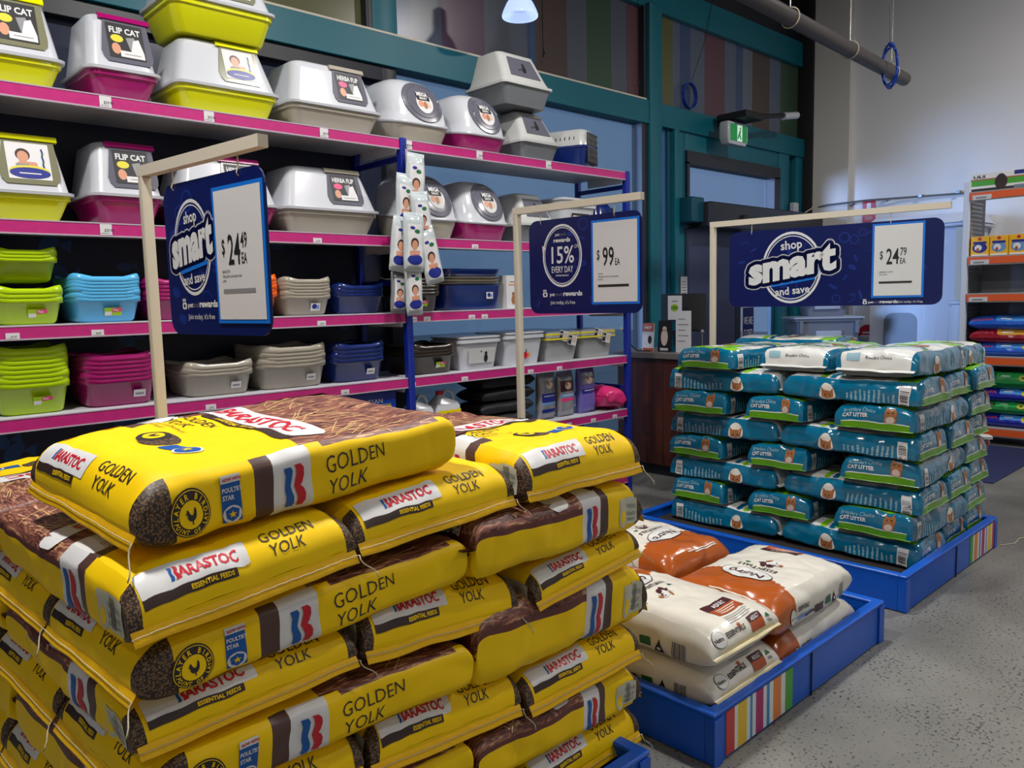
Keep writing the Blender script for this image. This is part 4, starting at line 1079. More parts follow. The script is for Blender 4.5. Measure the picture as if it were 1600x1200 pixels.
def mega(x0, x1, z, h, d, base, label, yf=3.80):
    w = x1 - x0; t = empty('hooded_litter_box', (x0, yf, z + .001), 0, label, 'litter box', 'rounded hooded litter boxes with oval doors')
    N = 44; cx, cy, a, b = w / 2, d / 2, w / 2, d / 2
    zr = h * .36
    mb = MB(); mb.loft([se_ring(cx, cy, a * .80, b * .82, 0, 4, N), se_ring(cx, cy, a * .84, b * .86, .012, 4, N), se_ring(cx, cy, a * .96, b * .97, zr * .7, 4, N, 0, .02), se_ring(cx, cy, a * .99, b, zr, 4, N, 0, .035)], base)
    mb.build('base', t, smooth=False, autosm=45)
    rs = [se_ring(cx, cy, a * 1.02, b * 1.03, zr - .004, 4, N, 0, .036), se_ring(cx, cy, a * 1.03, b * 1.04, zr + .010, 4, N, 0, .036), se_ring(cx, cy, a * .985, b * .985, zr + .016, 4, N, 0, .034)]
    prof = []
    for i in range(1, 13):
        th = i / 12 * PI / 2; p = 2.6
        k = math.sin(th) ** (2 / p); f = max(.0, math.cos(th)) ** (2 / p)
        g = .30 + .685 * f
        rs.append(se_ring(cx, cy + .055 * k, a * g, b * g, zr + .016 + (h - zr - .016) * k, 4 - .8 * k, N, 0, .034 * (1 - k)))
    mb = MB(); mb.loft(rs, 'whitep'); mb.build('hood', t, smooth=True)
    # oval door following the curve of the hood front
    z0 = zr + .016
    def front(x, zz, lift):
        kk = max(0.0, min(.96, (zz - z0) / (h - z0))); f = (1 - kk ** 2.6) ** (1 / 2.6); g = .30 + .685 * f; n = 4 - .8 * kk
        u = min(.97, abs(x) / (a * g)); return Vector((cx + x, cy + .055 * kk - b * g * (1 - u ** n) ** (1 / n) - lift, zz - .030 * (1 - kk)))
    zc = zr + .125; rx, ry = w * .33, .108
    def lay(mb, sh, m, lift): 
        sh = slice2d(sh, .012); mb.add([front(.02 + p[0], zc + p[1], lift) for p in sh[0]], sh[1], m)
    mb = MB(); lay(mb, ell(0, 0, rx, ry, 40), 'door_grey', .006)
    e_ = ell(0, 0, rx, ry, 40)[0]; mb.loft([[front(.02 + p[0], zc + p[1], l) for p in e_] for l in (-.004, .006)], 'door_grey', False, False)
    mb.tube([front(.02 + p[0] * .80, zc + p[1] * .80, .006) for p in e_ + e_[:1]], .003, 'door_grey', 5); mb.build('door_flap', t, smooth=True)
    mb = MB(); q = -.008
    lay(mb, ell(0, q, .060, .056), 'paper', .0085); lay(mb, rect(-.052, .042, q + .012, q + .056, .004), 'black', .0095)
    lay(mb, twid('MEGA', .082, .030, -.047, q + .036, .04), 'paper', .0105); lay(mb, twid('SMART', .056, .018, -.033, q + .018, .03), 'paper', .0105)
    lay(mb, ell(-.028, q - .006, .020, .018), 'skin', .0095); lay(mb, ell(.002, q - .012, .014, .020), 'cat', .0102); lay(mb, ell(.028, q - .008, .018, .016), 'cat_white', .0095)
    mb.build('label', t)
mega(2.685, 3.13, TOP, .40, .46, 'taupe', 'rounded hooded litter box with beige base on the top shelf')
mega(3.20, 3.60, TOP, .385, .46, 'magenta', 'rounded hooded litter box with magenta base on the top shelf')
mega(2.77, 3.175, SEC, .40, .44, 'taupe', 'rounded hooded litter box with beige base on the second shelf')
mega(3.20, 3.60, SEC, .39, .44, 'magenta', 'rounded hooded litter box with magenta base on the second shelf')
def small_hood(x0, x1, z, h, label, rot=0):
    w = x1 - x0; t = empty('hooded_litter_box', (x0, 3.80, z + .001), rot, label, 'litter box', 'small grey hooded litter boxes')
    d = .40; H1 = h * .34
    mb = MB(); mb.loft([rring(.04, w - .04, .04, d - .04, 0, .03), rring(.008, w - .008, .008, d - .008, H1, .03)], 'greyp'); mb.build('base', t, autosm=35)
    mb = MB(); sl = .11
    rs = [rring(-.004, w + .004, -.004, d + .004, H1 - .002, .03), rring(-.004, w + .004, -.004, d + .004, H1 + .014, .03)]
    for i in range(8):
        k = i / 7; rs.append(rring(.01 + .05 * k ** .7, w - .01 - .05 * k ** .7, .008 + sl * k, d - .01 - .04 * k, H1 + .016 + (h - H1 - .03) * k, .04))
    rs.append(rring(.085, w - .085, .02 + sl + .03, d - .08, h, .03)); mb.loft(rs, 'greyl' if 0 else 'hoodgrey'); mb.build('hood', t, autosm=50)
    dz = h - H1 - .03; fr = FR((w / 2, .008, H1 + .016), (1, 0, 0), (0, sl, dz)); o_, ea, eb, nn = fr
    mb = MB(); pts = [(-w * .30, .05), (w * .30, .05), (w * .24, .20 * h / .36), (-w * .24, .20 * h / .36)]
    mb.loft([[o_ + ea * p[0] + eb * p[1] + nn * c for p in pts] for c in (-.004, .005)], 'door_grey'); mb.build('door_flap', t)
    mb = MB(); f2 = (o_ + eb * .13, ea, eb, nn)
    mb.flat(ell(.01, -.015, .014, .03), f2, 'black', .007); mb.flat(ell(.01, .02, .010), f2, 'black', .007); mb.flat(move(rect(-.004, .004, -.02, .02), -.01, -.03, 30), f2, 'black', .007); mb.flat(ell(-.04, -.03, .01, .005), f2, 'black', .007)
    mb.build('label', t)
M['hoodgrey'] = mat('pale grey plastic', (186, 188, 186), 0.25, coat=0.2)
small_hood(3.70, 4.07, TOP, .345, 'small grey hooded litter box, lower of two at the end of the top shelf')
small_hood(3.55, 4.00, TOP + .348, .36, 'small grey hooded litter box, upper of two at the end of the top shelf')
small_hood(3.69, 4.04, SEC, .345, 'small grey hooded litter box on the second shelf behind the middle sign')

def carrier(x0, y0, z, L_, w, h, rot, top, bot, label):
    t = empty('pet_carrier', (x0, y0, z + .001), rot, label, 'pet carrier')
    mb = MB(); mb.loft([rring(.02, L_ - .02, .02, w - .02, 0, .05), rring(0, L_, 0, w, h * .5, .06), rring(-.006, L_ + .006, -.006, w + .006, h * .5 + .002, .06), rring(-.006, L_ + .006, -.006, w + .006, h * .5 + .018, .06)], bot); mb.build('base', t, autosm=40)
    mb = MB(); mb.loft([rring(0, L_, 0, w, h * .5 + .016, .06), rring(.015, L_ - .01, .02, w - .02, h * .85, .06), rring(.04, L_ - .03, .05, w - .05, h * .97, .05), rring(.07, L_ - .06, .08, w - .08, h, .04)], top)
    for i in range(8): mb.box(.08 + i * .035, .086 + i * .035, -.002 + .012, .02, h * .60, h * .78, 'navy_panel')
    mb.build('cover', t, autosm=40)
    mb = MB()
    for i in range(7):
        y = w * .18 + i * w * .64 / 6; mb.tube([(L_ + .006, y, .05), (L_ + .002, y, h * .85)], .003, 'metal', 5)
    for i in range(6):
        zz = .06 + i * (h * .78) / 6; mb.tube([(L_ + .008, w * .15, zz), (L_ + .008, w * .85, zz)], .003, 'metal', 5)
    mb.box(L_ - .004, L_ + .001, w * .14, w * .86, .04, h * .88, 'black')
    mb.build('wire_door', t)
carrier(4.17, 4.19, TOP, .42, .28, .29, -1.20, 'hoodgrey', 'navyp', 'grey and navy pet carrier with wire door on the end of the top shelf')
carrier(4.46, 3.82, SEC, .24, .34, .33, 0.0, 'navyp', 'navyp', 'navy pet carrier on the second shelf at the far end')
# white storage bucket, white trays, grey tubs
def tub(x0, x1, z, h, m, label, name='storage_tub', lidm=None, deco=None, yf=3.79, cat='tub', group=None, d=.32):
    w = x1 - x0; t = empty(name, (x0, yf, z + .001), 0, label, cat, group)
    mb = MB(); mb.loft([rring(.03, w - .03, .03, d - .03, 0, .04), rring(.006, w - .006, .006, d - .006, h * .78, .04), rring(-.006, w + .006, -.006, d + .006, h * .79, .04), rring(-.006, w + .006, -.006, d + .006, h * .88, .04), rring(.004, w - .004, .004, d - .004, h * .89, .04), rring(.004, w - .004, .004, d - .004, h * .93, .04)], m)
    mb.build('body', t, autosm=40)
    mb = MB(); mb.loft([rring(-.008, w + .008, -.008, d + .008, h * .93, .045), rring(-.008, w + .008, -.008, d + .008, h * .97, .045), rring(.03, w - .03, .03, d - .03, h, .04)], lidm or m); mb.build('lid', t, autosm=40)
    if deco:
        s = MB(); fr = FR((w / 2, .017, h * .42), (1, 0, 0), (0, -.1, 1)); deco(s, fr, w, h); s.build('label', t)
    return t
def d_store(s, fr, w, h): s.flat(rect(-.09, .09, .02, .08), fr, 'black', .008); s.flat(twid('STORE IT', .16, .05, -.08, .03, .03), fr, 'paper', .0086); s.flat(rect(-.06, .06, -.06, -.02), fr, 'grey_ink', .01)
def d_cat(s, fr, w, h): s.flat(rect(-w * .30, w * .34, -.05, .045, .01), fr, 'hoodgrey', .010); s.flat(ell(.04, -.02, .016, .026), fr, 'black', .012); s.flat(ell(.04, .012, .011), fr, 'black', .012); s.flat(ell(.0, .025, .005), fr, 'black', .012)
def d_veg(s, fr, w, h):
    s.flat(ell(.0, -.03, .02, .024), fr, 'red', .012); s.flat(ell(-.025, -.02, .012, .03), fr, 'st_grn', .012); s.flat(ell(.03, -.03, .012, .018), fr, 'st_org', .013); s.flat(ell(.005, .0, .006, .01), fr, 'leaf', .013)
tub(4.07, 4.43, SEC, .33, 'whitep', 'white lidded storage tub with black lettering on the second shelf', deco=d_store)
tub(3.115, 3.46, FOU, .215, 'whitep', 'white litter tub with sitting cat print on the fourth shelf', 'litter_tub', deco=d_cat)
tub(3.50, 3.865, FOU, .225, 'whitep', 'white lidded tub with vegetable print on the fourth shelf', 'litter_tub', deco=d_veg)
def d_tags(seed):
    def f(s, fr, w, h):
        r = random.Random(seed); 
        for i, (x, y) in enumerate(((-.02, .09), (.07, .055))):
            s.flat(move(rect(-.045, .045, -.035, .035), x, y, -12), fr, 'paper', .016 + .004 * i); s.flat(move(rect(-.042, -.01, -.03, .03), x, y, -12), fr, 'black', .0166 + .004 * i); s.flat(move(twid('PET', .03, .02, -.042, .0, .03), x, y, -12), fr, 'paper', .0172 + .004 * i)
            s.flat(move(ell(.018, .006, .022, .02), x, y, -12), fr, 'cat_white', .0166 + .004 * i)
    return f
for x0, x1, nm in ((3.895, 4.235, 'left'), (4.245, 4.63, 'right')):
    t = tub(x0, x1, FOU, .21, 'greyl', 'grey pet bed tub with lime bands and hanging tags, ' + nm + ' of two', 'pet_bed_tub', deco=d_tags(1), group='grey tubs with lime bands on the fourth shelf')
    w = x1 - x0; mb = MB()
    for zz in (.150, .183): mb.loft([rring(-.008, w + .008, -.008, .328, zz, .045), rring(-.008, w + .008, -.008, .328, zz + .012, .045)], 'lbl_yel')
    mb.build('band', t)
# printed card beside the navy trays, framed
def card(x, y, z, w, h, rot, label, fn, th=.012, name='display_card', lean=0.0, cat='card', m='paper'):
    t = MB(); t.box(-w / 2, w / 2, 0, th, 0, h, m); fr = FR((0, -.0008, 0), (1, 0, 0), (0, 0, 1)); fn(t, fr)
    o = t.build(name); o.location = (x, y, z + .001); o.rotation_euler = (lean, 0, rot); tag(o, label, cat); return o
def f_cat(t, fr): t.flat(ell(0, .055, .018, .03), fr, 'cat'); t.flat(ell(0, .095, .013), fr, 'cat'); t.flat(rect(-.04, .04, .15, .158), fr, 'st_org'); t.flat(rect(-.03, .03, .17, .176), fr, 'grey_ink')
card(3.585, 3.80, THI, .12, .215, 0, 'white printed carton with a ginger cat on the third shelf', f_cat, .08, 'litter_liner_box')
# lowest visible shelf
def carton(x0, x1, z, h, d, m, label, fn, name='litter_carton', yf=3.79):
    w = x1 - x0; mb = MB(); mb.box(0, w, 0, d, 0, h, m, .002); mb.box(.01, w - .01, .01, d - .01, h - .001, h + .002, 'greyl'); fn(mb, FR((0, -.0008, 0), (1, 0, 0), (0, 0, 1)), w, h)
    o = mb.build(name); o.location = (x0, yf, z + .001); tag(o, label, 'carton'); return o
def f_catsan(mb, fr, w, h):
    mb.flat(rect(0, w, h * .84, h), fr, 'lbl_blue', 0); mb.flat(twid('CATSAN', w * .46, .036, w * .5, h * .80, .0, 'C'), fr, 'paper', .001); mb.flat(rect(w * .08, w * .9, h * .70, h * .745), fr, 'st_yel', .001); mb.flat(rect(w * .08, w * .9, h * .746, h * .78), fr, 'greyl', .001)
    mb.flat(twid('Hygiene Plus', w * .4, .02, w * .48, h * .705, .0, 'C'), fr, 'lbl_blue', .002)
    for i in range(3): mb.flat(rect(w * .35, w * .66 + .02 * i, h * .5 - .045 * i, h * .5 + .008 - .045 * i), fr, 'paper', .001)
M['catsan'] = mat('bright blue carton', (0, 70, 190), 0.35)
carton(2.27, 2.615, FIF, .34, .26, 'catsan', 'bright blue cat litter carton with yellow band, beside the middle post', f_catsan)
def f_ever(mb, fr, w, h): mb.flat(twid('WORLD EVER', w * .86, .09, w * .07, h * .80, .0), fr, 'skyblue', .001); mb.flat(ell(w * .4, h * .9, .01), fr, 'red', .0015)
carton(1.55, 2.17, FIF, .365, .26, 'navyp', 'dark blue carton with large pale lettering behind the yellow sacks', f_ever)
def jug(x0, z, w, h, yl, label, capm):
    t = empty('litter_jug', (x0, 3.80, z + .001), 0, label, 'bottle', 'white litter jugs on the lowest shelf'); d = .13
    mb = MB(); mb.loft([rring(0, w, 0, d, 0, .02), rring(0, w, 0, d, h * .62, .02), rring(.01, w - .01, .01, d - .01, h * .70, .02), rring(w * .2, w * .55, .03, d - .03, h * .8, .02), rring(w * .24, w * .48, .04, d - .04, h * .86, .02)], 'whitep')
    mb.tube([(w * .45, d / 2, h * .80), (w * .6, d / 2, h * .92), (w * .82, d / 2, h * .9), (w * .92, d / 2, h * .78), (w * .93, d / 2, h * .64)], .012, 'whitep'); mb.build('bottle', t, autosm=40)
    mb = MB(); mb.lathe([(.024, h * .85), (.024, h * .93), (.02, h * .935)], capm, (w * .36, d / 2), 14); mb.build('cap', t)
    s = MB(); fr = FR((0, -.0008, 0), (1, 0, 0), (0, 0, 1))
    if yl: s.flat(rect(.005, w - .005, 0.02, h * .56), fr, 'lbl_yel2', 0)
    else: s.flat(ell(w * .5, h * .38, .05), fr, 'lbl_yel2', 0)
    s.flat(twid('KILL', .06, .045, w * .5, h * .40, .03, 'C'), fr, 'black', .001); s.flat(twid('ODOUR', .06, .03, w * .5, h * .30, .03, 'C'), fr, 'black', .001)
    s.build('label', t)
M['lbl_yel2'] = mat('label bright yellow', (232, 206, 10), .4)
jug(2.735, FIF, .17, .30, False, 'white odour remover jug with round yellow label, beside the post', 'teal'); jug(2.925, FIF, .19, .31, True, 'white odour remover jug with wide yellow label and red cap', 'red')
# soft dark bags and pouches on the lowest shelf
def pillow(w, d, h, mats, n=4.0, seed=1, amp=.006, decal=None, name='bag', wrinkle=12):
    B = Bag(w, d, h, n=3.0, m=2.0, R=min(w, d) * .22, zs=0, amp=amp, seed=seed, puff=.12, narrow=.05, fr=wrinkle)
    B.skin(mats, step=.02)
    if decal: decal(B)
    return B
def softbag(name, x, y, z, w, d, h, m, label, seed, rot=(0, 0, 0), cat='bag', group=None, decal=None, amp=.006):
    B = pillow(w, d, h, lambda c, l, q: m, seed=seed, amp=amp, decal=decal)
    B.seamflap(0, .008, .0012, m, 0); B.seamflap(1, .008, .0012, m, 0)
    o = B.mb.build(name, smooth=True); o.location = (x, y, z); o.rotation_euler = rot; tag(o, label, cat, group); return o
M['blackfab'] = mat('black nylon', (18, 18, 24), .6, bump=.3, bscale=40)
for i in range(4): softbag('folded_mat', 3.53 + .01 * i, 3.96, FIF + .045 + .085 * i, .48, .28, .088, 'blackfab', ('black folded fabric mat at the bottom', 'black folded fabric mat, second from the bottom', 'black folded fabric mat, third from the bottom', 'black folded fabric mat on top')[i] + ' of the pile on the lowest shelf', 30 + i, group='black folded mats on the lowest shelf')
def pouch(x, z, w, h, m1, rotz, label, bands, tilt=0.0, roll=0.0):
    B = Bag(h, w, .085, n=2.6, m=1.7, R=.06, Rt=.10, zs=0, amp=.004, seed=int(x * 100), puff=.05, narrow=.02)
    B.skin(lambda c, l, q: m1, step=.02)
    for b0, b1, mm in bands: B.put(rect(-w * .40, w * .40, b0 * h, b1 * h, .003), 'T', .03, 0, mm, 0, 'end')
    B.put(ell(0, h * .68, w * .18, h * .08), 'T', .03, 0, 'cat_white', 1, 'end'); B.put(ell(-w * .08, h * .72, w * .07, h * .05), 'T', .03, 0, 'cat', 2, 'end')
    B.put(rect(-w * .3, w * .3, h * .46, h * .475), 'T', .03, 0, 'paper', 2, 'end')
    B.seamflap(1, .015, .001, m1, 0)
    o = B.mb.build('litter_pouch', smooth=True); tag(o, label, 'bag', 'standing litter pouches at the end of the lowest shelf')
    # stand it up with its front to the aisle
    ex = Vector((math.sin(roll), math.sin(tilt), math.cos(roll))).normalized(); ez = Vector((math.sin(rotz), -math.cos(rotz), 0)); ey = ez.cross(ex).normalized(); ez = ex.cross(ey)
    c = Vector((x, 3.86, z)) + ex * h / 2
    o.matrix_basis = Matrix(((ex.x, ey.x, ez.x, c.x), (ex.y, ey.y, ez.y, c.y), (ex.z, ey.z, ez.z, c.z), (0, 0, 0, 1)))
M['silver'] = mat('silver pouch film', (150, 152, 158), .25, metal=.4, bump=.3, bscale=12); M['lilac'] = mat('lilac print', (104, 92, 170), .3, coat=.3); M['hotpink'] = mat('hot pink film', (220, 50, 120), .25, bump=.5, bscale=12, coat=.3)
pouch(3.93, FIF, .17, .34, 'silver', 0, 'silver litter pouch with navy panels, left of the three pouches', ((.34, .52, 'lbl_blue'), (.28, .33, 'skyblue'), (.12, .19, 'lbl_blue')))
pouch(4.13, FIF, .17, .31, 'silver', 0, 'silver and pink litter pouch, middle of the three pouches', ((.56, .80, 'plum'), (.42, .50, 'skyblue'), (.33, .40, 'hotpink')), roll=-.03)
pouch(4.36, FIF, .18, .345, 'lilac', 0, 'lilac litter pouch with purple band, right of the three pouches', ((.40, .50, 'lbl_blue'), (.60, .85, 'silver')), roll=-.05)
softbag('litter_sack', 4.57, 3.90, FIF + .092, .24, .34, .16, 'hotpink', 'hot pink litter sack lying at the end of the lowest shelf', 40, (0, .22, 0), amp=.012)
softbag('dark_bag', 3.26, 3.95, FIF + .05, .22, .24, .09, 'blackfab', 'dark printed pack lying beside the black mats', 41)

# ------------------------------------------------------------------ clip strip with hanging toy packs
def toy(x, y, z, w, h, tilt, label, seed, fn=None, film='clearfilm'):
    w *= 1.22; h *= 1.12; tilt *= 1.5
    B = Bag(h, w, .035, n=2.4, m=1.6, R=.04, zs=0, amp=.005, seed=seed, puff=.1, narrow=.05)
    B.skin(lambda c, l, q: film, step=.02)
    f0 = B.tot * .08
    B.put(rect(-w * .36, w * .36, f0, h * .85, .004), 'T', 0, 0, 'paper', 0, 'end'); B.put(ell(0, h * .20, w * .36, h * .10), 'T', 0, 0, 'lbl_blue', 1, 'end')
    B.put(ell(-.004, h * .50, w * .20, h * .10), 'T', 0, 0, 'hair', 1, 'end'); B.put(ell(-.004, h * .47, w * .15, h * .09), 'T', 0, 0, 'skin', 2, 'end'); B.put(rect(-w * .26, w * .24, h * .28, h * .37, .005), 'T', 0, 0, 'skin', 1, 'end')
    B.put(ell(w * .1, h * .72, w * .14, h * .04), 'T', 0, 0, 'leaf', 1, 'end'); B.put(ell(-w * .12, h * .78, w * .12, h * .03), 'T', 0, 0, 'lbl_blue', 1, 'end')
    B.seamflap(0, .012, .0008, film, 0); B.seamflap(1, .016, .0008, film, 0)
    o = B.mb.build('toy_pack', smooth=True); tag(o, label, 'pack', 'packs hanging from the clip strip')
    ex = Vector((math.sin(tilt), 0, math.cos(tilt))); ez = Vector((0, -1, 0)); ey = ez.cross(ex).normalized()
    c = Vector((x, y, z))
    o.matrix_basis = Matrix(((ex.x, ey.x, ez.x, c.x), (ex.y, ey.y, ez.y, c.y), (ex.z, ey.z, ez.z, c.z), (0, 0, 0, 1)))
M['clearfilm'] = mat('crinkled clear film', (186, 196, 200), .12, bump=.6, bscale=14, coat=.6)
toy(2.735, 3.690, 2.17, .105, .27, .04, 'clear pack with child photo, uppermost on the clip strip', 51)
toy(2.655, 3.685, 2.06, .10, .25, .03, 'clear pack with child photo, second on the strip, hanging left', 52)
toy(2.745, 3.655, 1.97, .105, .24, -.06, 'clear pack with child photo, in the middle of the strip, to the right', 53)
toy(2.595, 3.665, 1.82, .10, .25, .10, 'clear pack with child photo, low on the strip at the left edge', 54)
toy(2.665, 3.63, 1.83, .115, .27, .02, 'clear pack with child photo, low on the strip at the front', 55)
toy(2.785, 3.64, 1.76, .11, .27, -.16, 'clear pack with child photo, lowest on the right of the strip', 56)
toy(2.680, 3.665, 1.575, .095, .25, -.02, 'clear pack with yellow toy at the bottom of the clip strip', 57)
toy(2.60, 3.70, 1.56, .085, .20, .05, 'silver-grey pack hanging behind at the bottom of the clip strip', 58, film='silver')
mb = MB(); mb.box(2.695, 2.712, 3.715, 3.718, 1.50, 2.36, 'clearlip'); mb.tube([(2.703, 3.716, 2.36), (2.703, 3.70, 2.38), (2.703, 3.735, 2.385)], .003, 'metal')
for i in range(7): mb.tube([(2.703, 3.716, 2.28 - i * .11), (2.703, 3.69, 2.275 - i * .11), (2.703, 3.685, 2.29 - i * .11)], .002, 'metal', 5)
tag(mb.build('clip_strip'), 'clear merchandising strip hanging at the middle post of the shelving', 'strip')

# ------------------------------------------------------------------ the building
def floor_mat():
    m = bpy.data.materials.new('polished concrete'); m.use_nodes = True; nt = m.node_tree; b = nt.nodes['Principled BSDF']
    tc = nt.nodes.new('ShaderNodeTexCoord'); L = nt.links
    n1 = nt.nodes.new('ShaderNodeTexNoise'); n1.inputs['Scale'].default_value = 1.1; n1.inputs['Detail'].default_value = 7
    n2 = nt.nodes.new('ShaderNodeTexNoise'); n2.inputs['Scale'].default_value = 75; n2.inputs['Detail'].default_value = 3
    n3 = nt.nodes.new('ShaderNodeTexNoise'); n3.inputs['Scale'].default_value = 3.3; n3.inputs['Detail'].default_value = 3
    for n in (n1, n2, n3): L.new(tc.outputs['Object'], n.inputs['Vector'])
    r1 = nt.nodes.new('ShaderNodeValToRGB'); r1.color_ramp.elements[0].position = .3; r1.color_ramp.elements[0].color = lin((94, 94, 91)); r1.color_ramp.elements[1].position = .7; r1.color_ramp.elements[1].color = lin((140, 140, 134))
    L.new(n1.outputs['Fac'], r1.inputs['Fac'])
    r2 = nt.nodes.new('ShaderNodeValToRGB'); r2.color_ramp.elements[0].position = .335; r2.color_ramp.elements[0].color = (0.10, 0.10, 0.10, 1); r2.color_ramp.elements[1].position = .42; r2.color_ramp.elements[1].color = (1, 1, 1, 1)
    r3 = nt.nodes.new('ShaderNodeMath'); r3.operation = 'MULTIPLY_ADD'; r3.inputs[1].default_value = 0.22; r3.inputs[2].default_value = -.11
    L.new(n3.outputs['Fac'], r3.inputs[0])
    ad = nt.nodes.new('ShaderNodeMath'); ad.operation = 'ADD'; L.new(n2.outputs['Fac'], ad.inputs[0]); L.new(r3.outputs[0], ad.inputs[1]); L.new(ad.outputs[0], r2.inputs['Fac'])
    mx = nt.nodes.new('ShaderNodeMix'); mx.data_type = 'RGBA'; mx.blend_type = 'MULTIPLY'; mx.inputs['Factor'].default_value = .85
    L.new(r1.outputs['Color'], mx.inputs['A']); L.new(r2.outputs['Color'], mx.inputs['B']); L.new(mx.outputs['Result'], b.inputs['Base Color'])
    b.inputs['Roughness'].default_value = .38; b.inputs['Specular IOR Level'].default_value = .45
    return m
M['floor'] = floor_mat()
M['wall'] = mat('white painted wall', (226, 226, 228), .75, bump=.05, bscale=60)
M['wallL'] = mat('cream painted column', (210, 206, 200), .75)
M['tealwall'] = mat('teal painted steel', (0, 100, 116), .42, var=.06)
M['tealdark'] = mat('dark teal steel', (0, 74, 96), .45)
M['darkframe'] = mat('dark door frame', (34, 36, 44), .4)
M['slate'] = mat('slate blue door film', (58, 60, 84), .3, var=.08, vscale=2)
M['ceil'] = mat('dark ceiling', (60, 60, 62), .9)
M['black_m'] = mat('matte black metal', (20, 20, 22), .6)
def glass_mat(name, tint, op=.35, rough=.15, dif=(90, 110, 140)):
    m = bpy.data.materials.new(name); m.use_nodes = True; nt = m.node_tree; L = nt.links
    for n in list(nt.nodes): nt.nodes.remove(n)
    out = nt.nodes.new('ShaderNodeOutputMaterial'); tr = nt.nodes.new('ShaderNodeBsdfTransparent'); tr.inputs[0].default_value = lin(tint)
    gl = nt.nodes.new('ShaderNodeBsdfPrincipled'); gl.inputs['Base Color'].default_value = lin(dif); gl.inputs['Roughness'].default_value = rough
    mx = nt.nodes.new('ShaderNodeMixShader'); mx.inputs[0].default_value = op
    L.new(tr.outputs[0], mx.inputs[1]); L.new(gl.outputs[0], mx.inputs[2]); L.new(mx.outputs[0], out.inputs[0]); return m
M['glass'] = glass_mat('frosted street glass', (222, 232, 245), .22, dif=(120, 140, 165))
M['glass_b'] = glass_mat('clear transom glass', (235, 240, 252), .15, dif=(140, 150, 190))
M['glass_d'] = mat('dark tinted glass', (46, 52, 72), .2)
STR = dict(ol=(74, 74, 40), bg=(62, 72, 92), bl=(40, 58, 92), gr=(72, 78, 92), pu=(66, 44, 62), br=(62, 50, 48), gn=(40, 64, 48), mr=(76, 46, 56), gg=(60, 66, 78))
for k, c in STR.items(): M['s_' + k] = mat('vinyl stripe ' + k, tuple(int((v * .72 + sum(c) / 3 * .28) * 1.35) for v in c), .25)
X1 = 9.9; Y1 = 5.0; ZC = 5.9
mb = MB(); mb.box(-4, X1 + .1, -5, Y1 + 4, -.06, 0, 'floor'); struct(mb, 'floor')
mb = MB(); mb.box(-4, X1 + .1, -5, Y1 + .1, ZC, ZC + .08, 'ceil'); struct(mb, 'ceiling')
mb = MB(); mb.box(X1, X1 + .12, -5, Y1 + .2, 0, ZC, 'wall'); struct(mb, 'wall_right')
mb = MB(); mb.box(-4.1, -4, -5, Y1 + .1, 0, ZC, 'wall'); struct(mb, 'wall_left')
mb = MB(); mb.box(-4, X1, -5.1, -5, 0, ZC, 'wall'); struct(mb, 'wall_front')
mb = MB(); mb.box(X1 - .10, X1 - .001, 4.35, Y1 - .12, 0, ZC - .01, 'wallL'); struct(mb, 'trim_1')
# steel frame of the shop front
mb = MB()
def T_(x0, x1, z0, z1, y0=4.90, y1=5.06, m='tealwall'): mb.box(x0, x1, y0, y1, z0, z1, m, .004)
T_(-4, X1 - .01, 3.205, 3.43)
T_(-4, X1 - .01, 4.33, 4.62, 4.94, 5.06)
T_(6.535, 6.735, 0.0, 4.36, 4.89, 5.07)
T_(3.33, 3.545, 3.42, 4.36, 4.93, 5.05)
T_(3.28, 3.335, 3.42, 4.36, 4.93, 5.05, 'darkframe')
T_(6.50, 6.535, 3.42, 4.34, 4.93, 5.05, 'darkframe')
T_(6.44, 6.53, 0, 3.21, 4.92, 5.05, 'darkframe')
T_(6.91, 6.965, 0, 3.21, 4.95, 5.05, 'tealdark')
T_(6.965, 7.05, 0, 3.21, 4.90, 5.05)
T_(7.05, 7.19, 0, 3.21, 4.93, 5.05)
T_(9.16, 9.42, 0, 3.21, 4.92, 5.05)
T_(9.60, 9.76, 0, 3.21, 4.92, 5.05)
T_(9.76, X1 - .01, 0, ZC - .01, 4.80, 5.05, 'black_m')
T_(7.19, 9.2, 3.02, 3.21, 4.93, 5.05)
T_(-4, 7.0, 0, .12)
T_(3.40, 3.52, 0, 3.21, 4.93, 5.05, 'darkframe')
T_(-4, 3.4, 3.10, 3.205, 4.93, 5.05, 'darkframe')
T_(-4, X1 - .01, 4.62, ZC - .01, 4.98, 5.06, 'darkframe')
struct(mb, 'wall_back', autosm=30)
mb = MB(); mb.box(-4, 6.5, 4.905, 4.93, 3.43, 3.445, 'frame'); struct(mb, 'trim_2')
def pane(n, x0, x1, z0, z1, m, y=5.0):
    mb = MB(); mb.box(x0, x1, y, y + .012, z0, z1, m); struct(mb, 'window_%d' % n)
pane(1, -4, 3.40, .12, 3.10, 'glass_d'); pane(2, 3.52, 6.44, .12, 3.205, 'glass'); pane(3, 6.735, 6.91, .0, 3.205, 'glass')
pane(4, 9.42, 9.60, 0, 3.205, 'glass_d')
